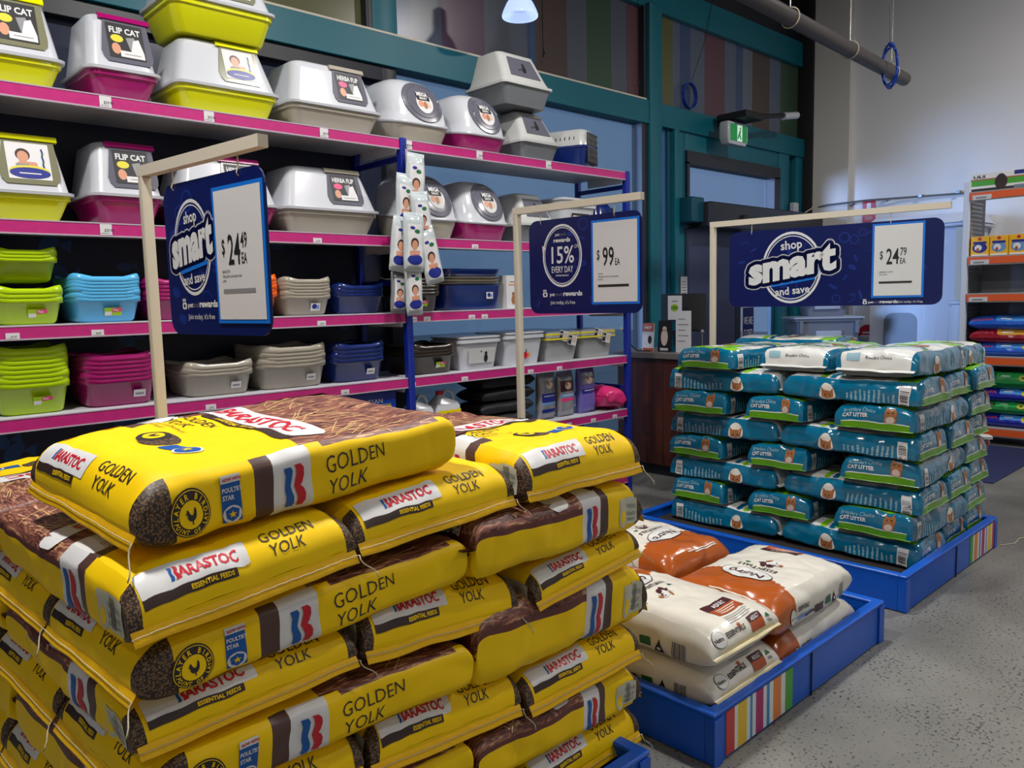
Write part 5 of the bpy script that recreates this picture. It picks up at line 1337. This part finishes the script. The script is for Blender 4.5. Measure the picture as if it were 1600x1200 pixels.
# striped upper glazing
def stripes(n, x0, x1, z0, z1, seq):
    mb = MB(); tot = sum(w for _, w in seq); x = x0
    for k, w in seq:
        a = x + (x1 - x0) * w / tot
        mb.box(x, a, 5.0, 5.012, z0 + .15, z1, 's_' + k); mb.box(x, a, 5.0, 5.012, z0, z0 + .15, 's_' + k)
        x = a
    struct(mb, 'window_%d' % n)
stripes(5, 6.735, X1 - .14, 3.43, 4.33, [('ol', .38), ('bg', .14), ('bl', .22), ('bg', .3), ('mr', .46), ('bg', .26), ('bl', .17), ('gr', .24), ('br', .45), ('bg', .3), ('gn', .5)])
stripes(6, 3.545, 6.50, 3.43, 4.33, [('bl', .16), ('gg', .28), ('pu', .42), ('gg', .45), ('bl', .1), ('br', .38), ('gg', .25), ('gn', .33), ('gg', .22), ('mr', .18)])
stripes(7, -4, 3.28, 3.43, 4.33, [('gg', 2), ('br', .4), ('bl', .2), ('gr', .4), ('pu', .5), ('br', .32), ('gg', .3), ('ol', .55)] )
# entrance: dark transom frame, header with sensor, door leaves
mb = MB()
for a in ((7.19, 9.16, 2.885, 3.02), (7.19, 7.235, 2.47, 2.9), (9.02, 9.16, 2.47, 2.9)): mb.box(a[0], a[1], 4.90, 5.04, a[2], a[3], 'darkframe')
mb.box(7.26, 9.86, 4.66, 4.99, 2.21, 2.475, 'darkframe', .01); mb.box(7.85, 7.98, 4.62, 4.68, 2.30, 2.36, 'black', .01); mb.lathe([(.0, 2.3), (.04, 2.3), (.04, 2.33), (.0, 2.34)], 'black', (8.0, 4.66), 10)
mb.box(7.05, 7.28, 4.75, 4.99, 2.26, 2.52, 'tealdark', .01)
struct(mb, 'trim_3', autosm=30)
pane(8, 7.235, 9.02, 2.475, 2.885, 'glass_b')
mb = MB(); mb.box(7.19, 8.26, 4.93, 4.97, 0.01, 2.21, 'slate'); mb.box(7.19, 7.24, 4.92, 4.98, 0.01, 2.21, 'darkframe'); mb.box(8.20, 8.30, 4.92, 4.985, 0.01, 2.21, 'darkframe'); struct(mb, 'door_1')
mb = MB(); mb.box(8.30, 9.16, 4.965, 4.975, 0.01, 2.21, 'glass_b'); mb.box(8.30, 8.35, 4.95, 4.99, .01, 2.21, 'darkframe'); mb.box(9.06, 9.16, 4.95, 4.99, .01, 2.21, 'tealdark'); mb.box(8.30, 9.16, 4.95, 4.99, .01, .10, 'darkframe'); struct(mb, 'door_2')
# paving and pale building face across the street, seen through the glass
mb = MB(); mb.box(-4, 30, 5.1, 30, -.1, -.07, 'floor'); o = struct(mb, 'trim_4')
# rug
mb = MB()
M['rugnavy'] = mat('navy entrance mat', (30, 38, 84), .95, bump=.5, bscale=200)
mb.box(6.75, 8.40, 1.82, 2.9, 0.0005, .010, 'rugnavy', .003); tag(mb.build('floor_mat'), 'navy floor mat in front of the orange-lipped shelving', 'mat')

# notices on the door
card(8.53, 4.955, .86, .27, .50, 0, 'navy we are closed notice on the glass door', lambda t, fr: (t.flat(rect(-.125, .125, .02, .48), fr, 'navy', .0005), t.flat(twid('WE ARE', .20, .13, 0, .28, .0, 'C'), fr, 'sign_white', .001), t.flat(twid('CLOSED', .20, .13, 0, .13, .0, 'C'), fr, 'sign_white', .001)), .004, 'notice', cat='notice')
card(7.12, 4.895, 1.42, .12, .28, 0, 'small white notice on the teal door frame', lambda t, fr: [t.flat(rect(-.04, .04, .04 + .03 * i, .05 + .03 * i), fr, 'grey_ink', .0005) for i in range(7)] and None, .003, 'notice', cat='notice')

# exit sign and emergency light
t = empty('exit_sign', (7.76, 4.70, 3.10), 0, 'green running man exit sign hanging under the teal beam', 'sign')
mb = MB(); mb.loft([rring(-.17, .17, -.05, .05, 0, .02), rring(-.20, .20, -.06, .06, .05, .02), rring(-.20, .20, -.06, .06, .21, .02), rring(-.19, .19, -.05, .05, .23, .02)], 'whitep'); mb.build('housing', t, autosm=40)
M['exitgreen'] = mat('lit exit green', (20, 120, 60), .4, emit=((20, 130, 60), .5)); M['exitwhite'] = mat('lit exit white', (210, 230, 220), .4, emit=((200, 230, 215), .5))
mb = MB(); fr = FR((0, -.0615, .12), (1, 0, 0), (0, 0, 1)); mb.flat(rect(-.165, .165, -.085, .085), fr, 'exitgreen', .0005); mb.flat(rect(-.03, .07, -.085, .085), fr, 'exitwhite', .001)
mb.flat(ell(.03, .05, .014), fr, 'exitgreen', .0015); mb.flat(fill([(-.01, -.02), (.02, .035), (.045, .03), (.03, -.01), (.055, -.06), (.035, -.065), (.01, -.03), (-.01, -.065), (-.03, -.06)]), fr, 'exitgreen', .0015); mb.build('panel', t)
mb = MB(); mb.box(-.03, .03, -.02, .18, .23, .33, 'black_m'); mb.build('bracket', t)
t = empty('emergency_light', (7.80, 4.55, 3.36), 0, 'black arm light with white end mounted above the exit sign', 'lamp')
mb = MB(); mb.box(-.14, .22, -.06, .30, 0.0, .07, 'black_m', .01); mb.tube([(0, 0, .03), (.40, 0, .08), (.85, .02, .16)], .028, 'black_m'); mb.build('arm', t)
mb = MB(); mb.tube([(.78, .02, .135), (1.10, .02, .19)], .042, 'whitep', 12); mb.build('lamp_head', t, autosm=40)
# conduit and junction boxes on the white wall
mb = MB(); mb.tube([(9.84, 4.86, 2.56), (9.78, 4.6, 2.585), (9.77, 4.1, 2.59), (9.86, 3.7, 2.585), (9.88, 3.0, 2.565), (9.88, 2.4, 2.56)], .012, 'greyp', 6)
for y in (4.3, 3.9, 3.5, 3.1): mb.box(9.83, 9.9, y, y + .04, 2.57, 2.60, 'greyp')
tag(mb.build('conduit'), 'thin grey conduit running along the white wall', 'conduit')
mb = MB(); mb.box(9.40, 9.52, 4.84, 4.90, 2.50, 2.62, 'whitep', .006); mb.tube([(9.46, 4.84, 2.52), (9.5, 4.8, 2.42), (9.6, 4.8, 2.50), (9.75, 4.78, 2.56), (9.80, 4.79, 2.60)], .008, 'cord', 6); tag(mb.build('junction_box'), 'white junction box with loose cable beside the white wall', 'box')
mb = MB(); mb.box(9.888, 9.898, 4.05, 4.20, 2.34, 2.60, 'red'); fr = FR((9.8875, 4.20, 2.34), (0, -1, 0), (0, 0, 1)); mb.flat(rect(.05, .10, .10, .23, .01), fr, 'white', .0006); mb.flat(rect(.03, .12, .02, .07), fr, 'rust', .0006)
tag(mb.build('extinguisher_sign'), 'red fire extinguisher sign on the white wall', 'sign')
mb = MB(); fr = FR((9.7985, 4.35 + .0, 1.0), (0, -1, 0), (0, 0, 1))
fr = FR((9.897, 4.10, .95), (0, -1, 0), (0, 0, 1)); mb.flat(move(ring(0, 0, 0, .14, 24, 0, 180), 0, 0), fr, 'red', .001); mb.flat(rect(-.14, .14, -.09, 0), fr, 'hoodgrey', .001)
mb.flat(rect(-.07, .07, .03, .05), fr, 'white', .002); mb.flat(rect(-.09, .09, -.01, .01), fr, 'white', .002); mb.box(9.8965, 9.899, 3.97, 4.23, .87, .95, 'hoodgrey'); tag(mb.build('wall_sticker'), 'round red and grey notice low on the white wall', 'notice')

# suspended duct with hanging wires and blue cable coil
t = empty('suspended_duct', (4.2, 2.66, 3.335), 0, 'dark round duct hung on wires in front of the white wall', 'duct')
D0, D1 = Vector((0, 0, 0)), Vector((3.22, .155, 0))
M['darkduct'] = mat('charcoal duct', (58, 52, 52), .5); mb = MB(); mb.tube([D0, D0.lerp(D1, .3), D0.lerp(D1, .6), D1], .055, 'darkduct', 22); mb.build('pipe', t, autosm=40)
for u in (.30, .62, .90):
    p = D0.lerp(D1, u); mb = MB(); pts = [p + Vector((0, .066 * math.cos(a), .066 * math.sin(a))) for a in [2 * PI * i / 18 for i in range(19)]]; mb.tube(pts, .004, 'cord', 5); mb.build('hanger_strap', t)
    mb = MB(); mb.tube([p + Vector((0, 0, .066)), p + Vector((0, 0, 2.55))], .004, 'metal', 5); mb.build('hanger_wire', t)
M['cable'] = mat('blue data cable', (20, 66, 170), .5)
mb = MB(); r = random.Random(2)
for k in range(9):
    ph = r.uniform(0, 6); s = r.uniform(.9, 1.1)
    mb.tube([(r.uniform(-.01, .01) + .03 * math.cos(a + ph * .1), .07 * s * math.cos(a), .16 * s * math.sin(a) + .01 * math.sin(3 * a + ph)) for a in [2 * PI * i / 22 for i in range(23)]], .0045, 'cable', 5)
mb.tube([(0, 0, .16), (-.06, 0, .7), (-.15, .0, 1.6), (-.2, 0, 2.5)], .0035, 'greyp', 5)
tag(mb.build('cable_coil', loc=(6.86, 2.72, 3.33)), 'coil of blue cable hooked over the dark duct', 'cable')
mb = MB(); 
for k in range(5):
    mb.tube([(.12 * math.cos(a), .01 * k, .13 * math.sin(a)) for a in [2 * PI * i / 20 for i in range(21)]], .005, 'cable', 5)
mb.tube([(0, 0, .13), (.25, 0, .6), (.42, 0, 1.1)], .003, 'black_m', 4)
tag(mb.build('cable_coil', loc=(7.30, 4.93, 3.60)), 'loop of dark blue cable against the striped upper glazing', 'cable')
# wires in front of the upper glazing
for i, x in enumerate((5.02, 6.33)):
    mb = MB(); mb.tube([(0, 0, 0), (0, 0, 1.4)], .004, 'black_m', 4); mb.tube([(0, 0, 0), (.02, 0, .03), (0, 0, .06)], .008, 'black_m', 5)
    tag(mb.build('hanging_wire', loc=(x, 4.88, 3.56 - .03 * i)), ('thin wire hanging before the grey and green stripes', 'thin wire hanging before the maroon stripe by the mullion')[i], 'wire')
# pendant lamp
t = empty('high_bay_lamp', (4.335, 4.45, 3.62), 0, 'glass high bay pendant lamp hanging at the top of the frame', 'lamp')
M['prism'] = mat('prismatic glass', (190, 200, 225), .12, trans=.5, emit=((170, 190, 240), .8))
mb = MB(); mb.lathe([(.135, 0), (.138, .012), (.125, .05), (.10, .10), (.06, .15), (.055, .17)], 'prism', n=28); mb.build('shade', t, autosm=60)
mb = MB(); mb.lathe([(.05, .165), (.055, .2), (.05, .3), (.02, .32)], 'metal', n=16); mb.tube([(0, 0, .3), (0, 0, 2.25)], .004, 'black_m', 5); mb.build('gear_housing', t, autosm=40)

# ------------------------------------------------------------------ counter and what stands on it
M['cwood'] = ramp_mat('dark red timber', 'noise', 3.0, [(0.3, (56, 26, 18)), (0.6, (88, 42, 28)), (0.8, (70, 32, 22))], .35, stretch=(6, 6, .5))
M['ctop'] = mat('grey laminate', (112, 102, 100), .35, var=.05)
t = empty('service_counter', (5.33, 2.95, 0), 0, 'dark timber service counter with a grey top, beyond the shelving', 'counter')
mb = MB(); mb.box(0, .62, 0, 1.40, .09, .985, 'cwood', .003); mb.box(.03, .6, .03, 1.37, 0.001, .09, 'black_m')
for y in (.45, .92): mb.box(-.002, .001, y, y + .004, .1, .98, 'black_m')
mb.build('body', t, autosm=30)
mb = MB(); mb.box(-.03, .66, -.03, 1.43, .985, 1.035, 'ctop', .004); mb.build('worktop', t, autosm=30)
CZ = 1.035
t = empty('monitor', (5.70, 3.93, CZ + .001), math.radians(-90 + 12), 'black screen on the counter seen from behind', 'monitor')
mb = MB(); mb.box(-.20, .20, -.012, .03, .16, .48, 'black_m', .008); mb.build('screen', t, autosm=30); mb = MB(); mb.box(-.03, .03, -.03, -.012, .03, .3, 'black_m'); mb.box(-.11, .11, -.09, .07, 0, .014, 'black_m', .004); mb.build('stand', t, autosm=30)
def on_c(x, y, w, h, label, fn, rot=-90, m='paper', name='leaflet_stand', lean=-.06, z=CZ):
    return card(x, y, z, w, h, math.radians(rot), label, fn, .006, name, lean, 'leaflets', m)
on_c(5.50, 3.875, .135, .20, 'white open notice taped in front of the black screen', lambda t, fr: (t.flat(ell(0, .10, .036, .030), fr, 'lbl_lime', .001), t.flat(twid('OPEN', .07, .04, 0, .085, .03, 'C'), fr, 'leaf', .002), t.flat(rect(-.03, .03, .15, .158), fr, 'grey_ink', .001)), -90, 'paper', 'notice', 0, CZ + .265)
on_c(5.42, 3.735, .145, .34, 'tall white printed notice standing on the counter', lambda t, fr: [t.flat(rect(-.05, .02 + .03 * (i % 2), .09 + i * .045, .097 + i * .045), fr, 'grey_ink', .001) for i in range(5)] and None, -90, 'paper', 'notice', 0)
on_c(5.40, 4.08, .12, .24, 'orange and white leaflet curling on the counter', lambda t, fr: (t.flat(rect(-.06, .06, .17, .24), fr, 'rust', .001), t.flat(twid('PET', .08, .03, 0, .19, .03, 'C'), fr, 'paper', .002), t.flat(ell(.02, .10, .02, .035), fr, 'black', .001), t.flat(rect(-.05, .06, .0, .03), fr, 'rust', .001)), -90)
on_c(5.44, 3.94, .13, .26, 'dark leaflet with a pale cat beside the white notice', lambda t, fr: (t.flat(ell(.0, .12, .035, .07), fr, 'cat_white', .001), t.flat(ell(.0, .19, .022), fr, 'cat_white', .001), t.flat(rect(-.04, .04, .01, .03), fr, 'hoodgrey', .001)), -90, 'black')
on_c(5.47, 3.83, .12, .25, 'dark teal leaflet leaning between the cat leaflet and the tall notice', lambda t, fr: t.flat(move(rect(-.02, .02, .05, .18), 0, 0, 12), fr, 'blackfab', .001), -90, 'tealdark')
mb = MB(); mb.tube([(0, 0, .01), (-.05, .10, .012), (.02, .22, .05), (.06, .28, .12), (.03, .32, .18)], .006, 'black_m', 6); mb.tube([(.03, .32, .18), (.02, .34, .2)], .01, 'cord', 6); tag(mb.build('cable', loc=(5.36, 4.02, CZ)), 'black cable looping on the counter end by the shelving', 'cable')
mb = MB(); mb.lathe([(.02, 0), (.02, .006), (.004, .01), (.004, .16), (.016, .17), (.012, .19)], 'metal', n=10); tag(mb.build('pen_stand', loc=(5.43, 3.56, CZ + .001)), 'thin metal stand with a knob at the counter edge', 'stand')

# ------------------------------------------------------------------ grey crates and white cabinet by the white wall
M['crate'] = mat('steel grey plastic', (112, 122, 140), .4); M['cratel'] = mat('pale blue-grey plastic', (168, 180, 204), .35)
def crate(x, y, z, w, d, h, rot, label, lidm):
    t = empty('storage_crate', (x, y, z + .001), rot, label, 'crate', 'grey storage crates stacked by the door')
    mb = MB(); mb.loft([rring(-w / 2 + .04, w / 2 - .04, -d / 2 + .04, d / 2 - .04, 0, .03), rring(-w / 2 + .015, w / 2 - .015, -d / 2 + .015, d / 2 - .015, h * .86, .03), rring(-w / 2 - .01, w / 2 + .01, -d / 2 - .01, d / 2 + .01, h * .87, .03), rring(-w / 2 - .01, w / 2 + .01, -d / 2 - .01, d / 2 + .01, h * .94, .03)], 'crate')
    mb.box(-.14, .14, -d / 2 - .0, -d / 2 + .03, h * .35, h * .62, 'cratel', .01)
    for s_ in (-1, 1): mb.box(s_ * w * .42 - .02, s_ * w * .42 + .02, -d / 2 - .02, -d / 2 + .02, h * .55, h * .87, 'crate', .005)
    mb.build('body', t, autosm=40)
    mb = MB(); mb.loft([rring(-w / 2 - .03, w / 2 + .03, -d / 2 - .03, d / 2 + .03, h * .94, .04), rring(-w / 2 - .03, w / 2 + .03, -d / 2 - .03, d / 2 + .03, h * .975, .04), rring(-w / 2 + .06, w / 2 - .06, -d / 2 + .06, d / 2 - .06, h, .04)], lidm); mb.build('lid', t, autosm=40)
ca = math.radians(-47)
crate(8.75, 4.15, 0, .74, .5, .40, ca, 'grey storage crate at the bottom of the stack by the door', 'cratel')
crate(8.75, 4.15, .402, .72, .5, .40, ca, 'grey storage crate in the middle of the stack by the door', 'cratel')
crate(8.75, 4.15, .804, .72, .5, .43, ca, 'grey storage crate with pale lid on top of the stack by the door', 'cratel')
crate(8.75, 4.15, 1.236, .48, .38, .20, ca, 'small pale crate on the lid of the grey storage crates', 'cratel')
M['cab'] = mat('white cabinet paint', (206, 214, 230), .4)
t = empty('display_cabinet', (9.25, 2.80, 0), 0, 'tall white display cabinet with an arched grey opening by the white wall', 'cabinet')
mb = MB(); mb.box(.0, .58, 0, 1.02, .001, 2.16, 'cab', .004)
for y in (.2, .34, .48): mb.box(-.002, .001, y * .9, y * .9 + .004, .05, 1.3, 'greyl')
mb.build('body', t, autosm=30)
mb = MB(); fr = FR((-.003, .86, .25), (0, -1, 0), (0, 0, 1)); mb.flat(rect(0, .36, 0, 1.0, .10), fr, 'crate', .001); mb.build('opening', t)
mb = MB(); mb.box(-.10, .60, -.05, 1.07, 2.16, 2.20, 'cab', .01); mb.loft([[(-.12, -.06, 2.20), (-.12, 1.08, 2.20), (.6, 1.08, 2.20), (.6, -.06, 2.20)], [(.02, .02, 2.31), (.02, 1.0, 2.31), (.6, 1.0, 2.31), (.6, .02, 2.31)]], 'cab'); mb.build('roof', t)
mb = MB(); mb.box(-.06, .0, -.02, .14, .001, 1.34, 'cab', .004); mb.box(-.09, .0, -.05, .17, 1.34, 1.38, 'cab', .006); mb.box(-.05, -.002, -.012, .12, 1.38, 2.15, 'frame'); mb.build('side_column', t, autosm=30)

# ------------------------------------------------------------------ orange-lipped shelving at the right
M['orlip'] = mat('orange shelf lip', (222, 92, 40), .4); M['perf'] = ramp_mat('louvred grey steel', 'noise', 2, [(0.3, (106, 108, 112)), (0.7, (120, 122, 126))], .5)
XR = 8.5; YR0, YR1 = 1.05, 2.64
RZ = (2.42, 1.81, 1.455, .85, .165)
t = empty('shelving_unit', (XR, YR0, 0), 0, 'grey shelving with orange lips along the right edge of the view', 'shelving')
for y in (YR1 - YR0 - .05, 0.0):
    mb = MB(); mb.box(-.01, .04, y, y + .05, 0, 2.52, 'cab', .003); mb.build('upright', t)
    mb = MB(); mb.box(.04, .50, y + .005, y + .03, .05, 2.48, 'perf')
    for i in range(58): mb.box(.07, .40, y + .002 if y > 0 else y + .03, (y + .005) if y > 0 else y + .034, .12 + .04 * i, .142 + .04 * i, 'greyp')
    mb.build('end_panel', t)
mb = MB(); mb.box(.47, .50, .03, YR1 - YR0 - .03, 0.05, 1.74, 'perf'); mb.build('back_panel', t)
for i, z in enumerate(RZ):
    mb = MB(); mb.box(.0, .48, .05, YR1 - YR0 - .052, z - .03, z, 'shelf_white'); mb.box(-.012, .01, .052, YR1 - YR0 - .054, z - .088, z - .002, 'greyl'); s = mb.build('shelf', t)
    mb = MB(); mb.box(-.016, -.011, .054, YR1 - YR0 - .056, z - .076, z - .012, 'orlip'); mb.build('lip_strip', s)
    mb = MB(); mb.box(-.019, -.0155, YR1 - YR0 - .24, YR1 - YR0 - .08, z - .08, z - .036, 'paper'); fr = FR((-.0195, YR1 - YR0 - .08, z - .08), (0, -1, 0), (0, 0, 1)); mb.flat(rect(.03, .12, .012, .026), fr, 'grey_ink', .001); mb.build('price_ticket', s)
def rbox(y0, y1, z, h, m, label, fn, d=.3, x=.04, cat='carton', name='food_carton', group=None):
    w = y1 - y0; mb = MB(); mb.box(0, d, 0, w, 0, h, m, .002); fn(mb, FR((-.0008, w, 0), (0, -1, 0), (0, 0, 1)), w, h); o = mb.build(name); o.location = (XR + x, y0, z + .001); tag(o, label, cat, group); return o
def f_lils(mb, fr, w, h):
    mb.flat(rect(0, w, h * .30, h * .62), fr, 'st_grn', .0); mb.flat(rect(0, w, 0, h * .16), fr, 'ink', .0); mb.flat(rect(0, w, .62 * h, .68 * h), fr, 'rust', 0)
    mb.flat(rect(w * .62, w * .96, h * .76, h * .97), fr, 'lbl_blue', .001); mb.flat(twid('LILS', w * .18, h * .2, w * .04, h * .74, .03), fr, 'black', .001)
    mb.flat(ell(w * .44, h * .45, w * .09, h * .40), fr, 'hair', .001); mb.flat(ell(w * .44, h * .74, w * .05, h * .14), fr, 'ink', .002); mb.flat(rect(w * .62, w * .9, .04 * h, .2 * h), fr, 'crate', .002)
rbox(2.01, 2.60, RZ[0], .17, 'white', 'white and green carton with dark dog on the top orange shelf, left', f_lils); rbox(1.40, 1.99, RZ[0], .17, 'white', 'white and green carton with dark dog at the right edge of the top orange shelf', f_lils)
M['treaty'] = mat('treat carton yellow', (232, 176, 24), .35)
def f_treat(k):
    def f(mb, fr, w, h):
        mb.flat(ell(w * .5, h * .42, w * .40, h * .26), fr, 'skyblue' if k else 'lbl_blue', .0); mb.flat(rect(w * .14, w * .86, h * .62, h * .74, .004), fr, 'lbl_blue', .001); mb.flat(ell(w * .5, h * .88, w * .10, h * .08), fr, 'red', .001)
        mb.flat(ell(w * .42, h * .42, w * .20, h * .16), fr, 'white', .002); mb.flat(ell(w * .40, h * .32, w * .08, h * .10), fr, 'rust', .003)
        mb.flat(rect(w * .06, w * .94, h * .02, h * .09), fr, 'white', .001)
    return f
yy = 2.585
for i, w in enumerate((.165, .160, .165)):
    rbox(yy - w, yy - .006, RZ[1], .185, 'treaty', 'yellow dog treat carton with ' + ('dark blue oval, leftmost', 'pale blue oval, middle', 'pale blue oval, right')[i] + ' of the row', f_treat(i), group='yellow treat cartons on the orange shelf'); yy -= w
rbox(yy - .24, yy - .006, RZ[1], .27, 'treaty', 'taller yellow treat carton at the right edge of the orange shelf', f_treat(1), group='yellow treat cartons on the orange shelf')
M['bagblue'] = mat('bright blue food bag', (28, 92, 200), .22, bump=.5, bscale=9, coat=.4); M['bagred'] = mat('deep red food bag', (140, 14, 36), .22, bump=.5, bscale=9, coat=.4); M['baggreen'] = mat('green food bag', (20, 120, 56), .22, bump=.5, bscale=9, coat=.4); M['bagroyal'] = mat('royal blue food bag', (24, 34, 150), .22, bump=.5, bscale=9, coat=.4)
M['pinklet'] = mat('dull red lettering', (160, 56, 74), .4); M['panelb'] = mat('pale blue panel', (70, 140, 222), .35); M['panelg'] = mat('light green panel', (40, 170, 80), .35); M['panely'] = mat('gold panel', (206, 150, 50), .35)
def rbag(yl, yr, z, h, m, pm, label, seed):
    w = yl - yr; B = Bag(.42, w, h, n=3.4, m=1.7, R=.06, zs=-.1, amp=.008, seed=seed, puff=.08, narrow=.05)
    B.skin(lambda c, l, q: m, step=.016)
    B.put(rect(-w * .10, w * .40, B.l0 * .30, B.l0 * .85, .004), 'T', 0, 0, pm, 0, 'end'); B.put(twid('NATURAL', w * .30, B.l0 * .35, -w * .44, B.l0 * .38, .05), 'T', 0, 0, 'pinklet', 0, 'end'); B.put(ell(w * .34, B.l0 * .5, .035, .03), 'T', 0, 0, 'lbl_yel', 1, 'end'); B.put(ell(w * .34, B.l0 * .5, .012, .012), 'T', 0, 0, 'leaf', 2, 'end')
    B.put(rect(-w * .03, w * .12, B.l0 * .50, B.l0 * .62), 'T', 0, 0, 'white', 1, 'end')
    B.seamflap(0, .006, .001, m, .002)
    o = B.mb.build('pet_food_bag', smooth=True); o.location = (XR + .24, (yl + yr) / 2, z + h / 2 + .001); o.rotation_euler = (0, 0, random.Random(seed).uniform(-.02, .02)); tag(o, label, 'bag', 'flat food bags on the orange shelves')
rbag(2.56, 1.98, RZ[3], .125, 'bagblue', 'panelb', 'bright blue food bag, bottom of three below the yellow cartons', 61); rbag(2.57, 1.96, RZ[3] + .122, .135, 'bagred', 'panely', 'deep red food bag in the middle of the three below the yellow cartons', 62); rbag(2.58, 1.97, RZ[3] + .252, .135, 'bagblue', 'panelb', 'bright blue food bag, topmost of three below the yellow cartons', 63)
rbag(2.46, 1.98, RZ[4], .125, 'bagroyal', 'panelb', 'royal blue food bag at the very bottom of the lowest orange shelf', 64); rbag(2.50, 2.02, RZ[4] + .122, .125, 'baggreen', 'panelg', 'green food bag, second from the bottom of the lowest pile', 65); rbag(2.48, 1.98, RZ[4] + .244, .125, 'bagroyal', 'panelb', 'royal blue food bag under the topmost green bag', 66); rbag(2.52, 2.00, RZ[4] + .366, .165, 'baggreen', 'panelg', 'topmost green food bag of the lowest pile', 67)
# cut-out stand just past the far corner of the litter stack
t = empty('display_stand', (5.235, 1.52, 0), math.radians(-60), 'slim dark red and cream stand just beyond the far corner of the litter stack', 'stand')
mb = MB(); mb.box(-.05, .05, -.02, .02, 0, .52, 'cat', .01); mb.build('body', t); mb = MB(); mb.loft([rring(-.05, .05, -.03, .03, .52, .02), rring(-.08, .08, -.05, .05, .58, .03), rring(-.07, .07, -.04, .04, .61, .03)], 'bagred'); mb.loft([rring(-.09, .09, -.055, .055, .605, .03), rring(-.09, .09, -.055, .055, .62, .03)], 'white'); mb.build('top', t, autosm=40)
mb = MB(); mb.tube([(0, 0, .004), (.1, -.05, .004), (.22, -.04, .004), (.32, -.09, .004)], .003, 'cord', 5); tag(mb.build('loose_string', loc=(5.12, 1.33, 0)), 'loose white string lying on the floor by the tray', 'string')
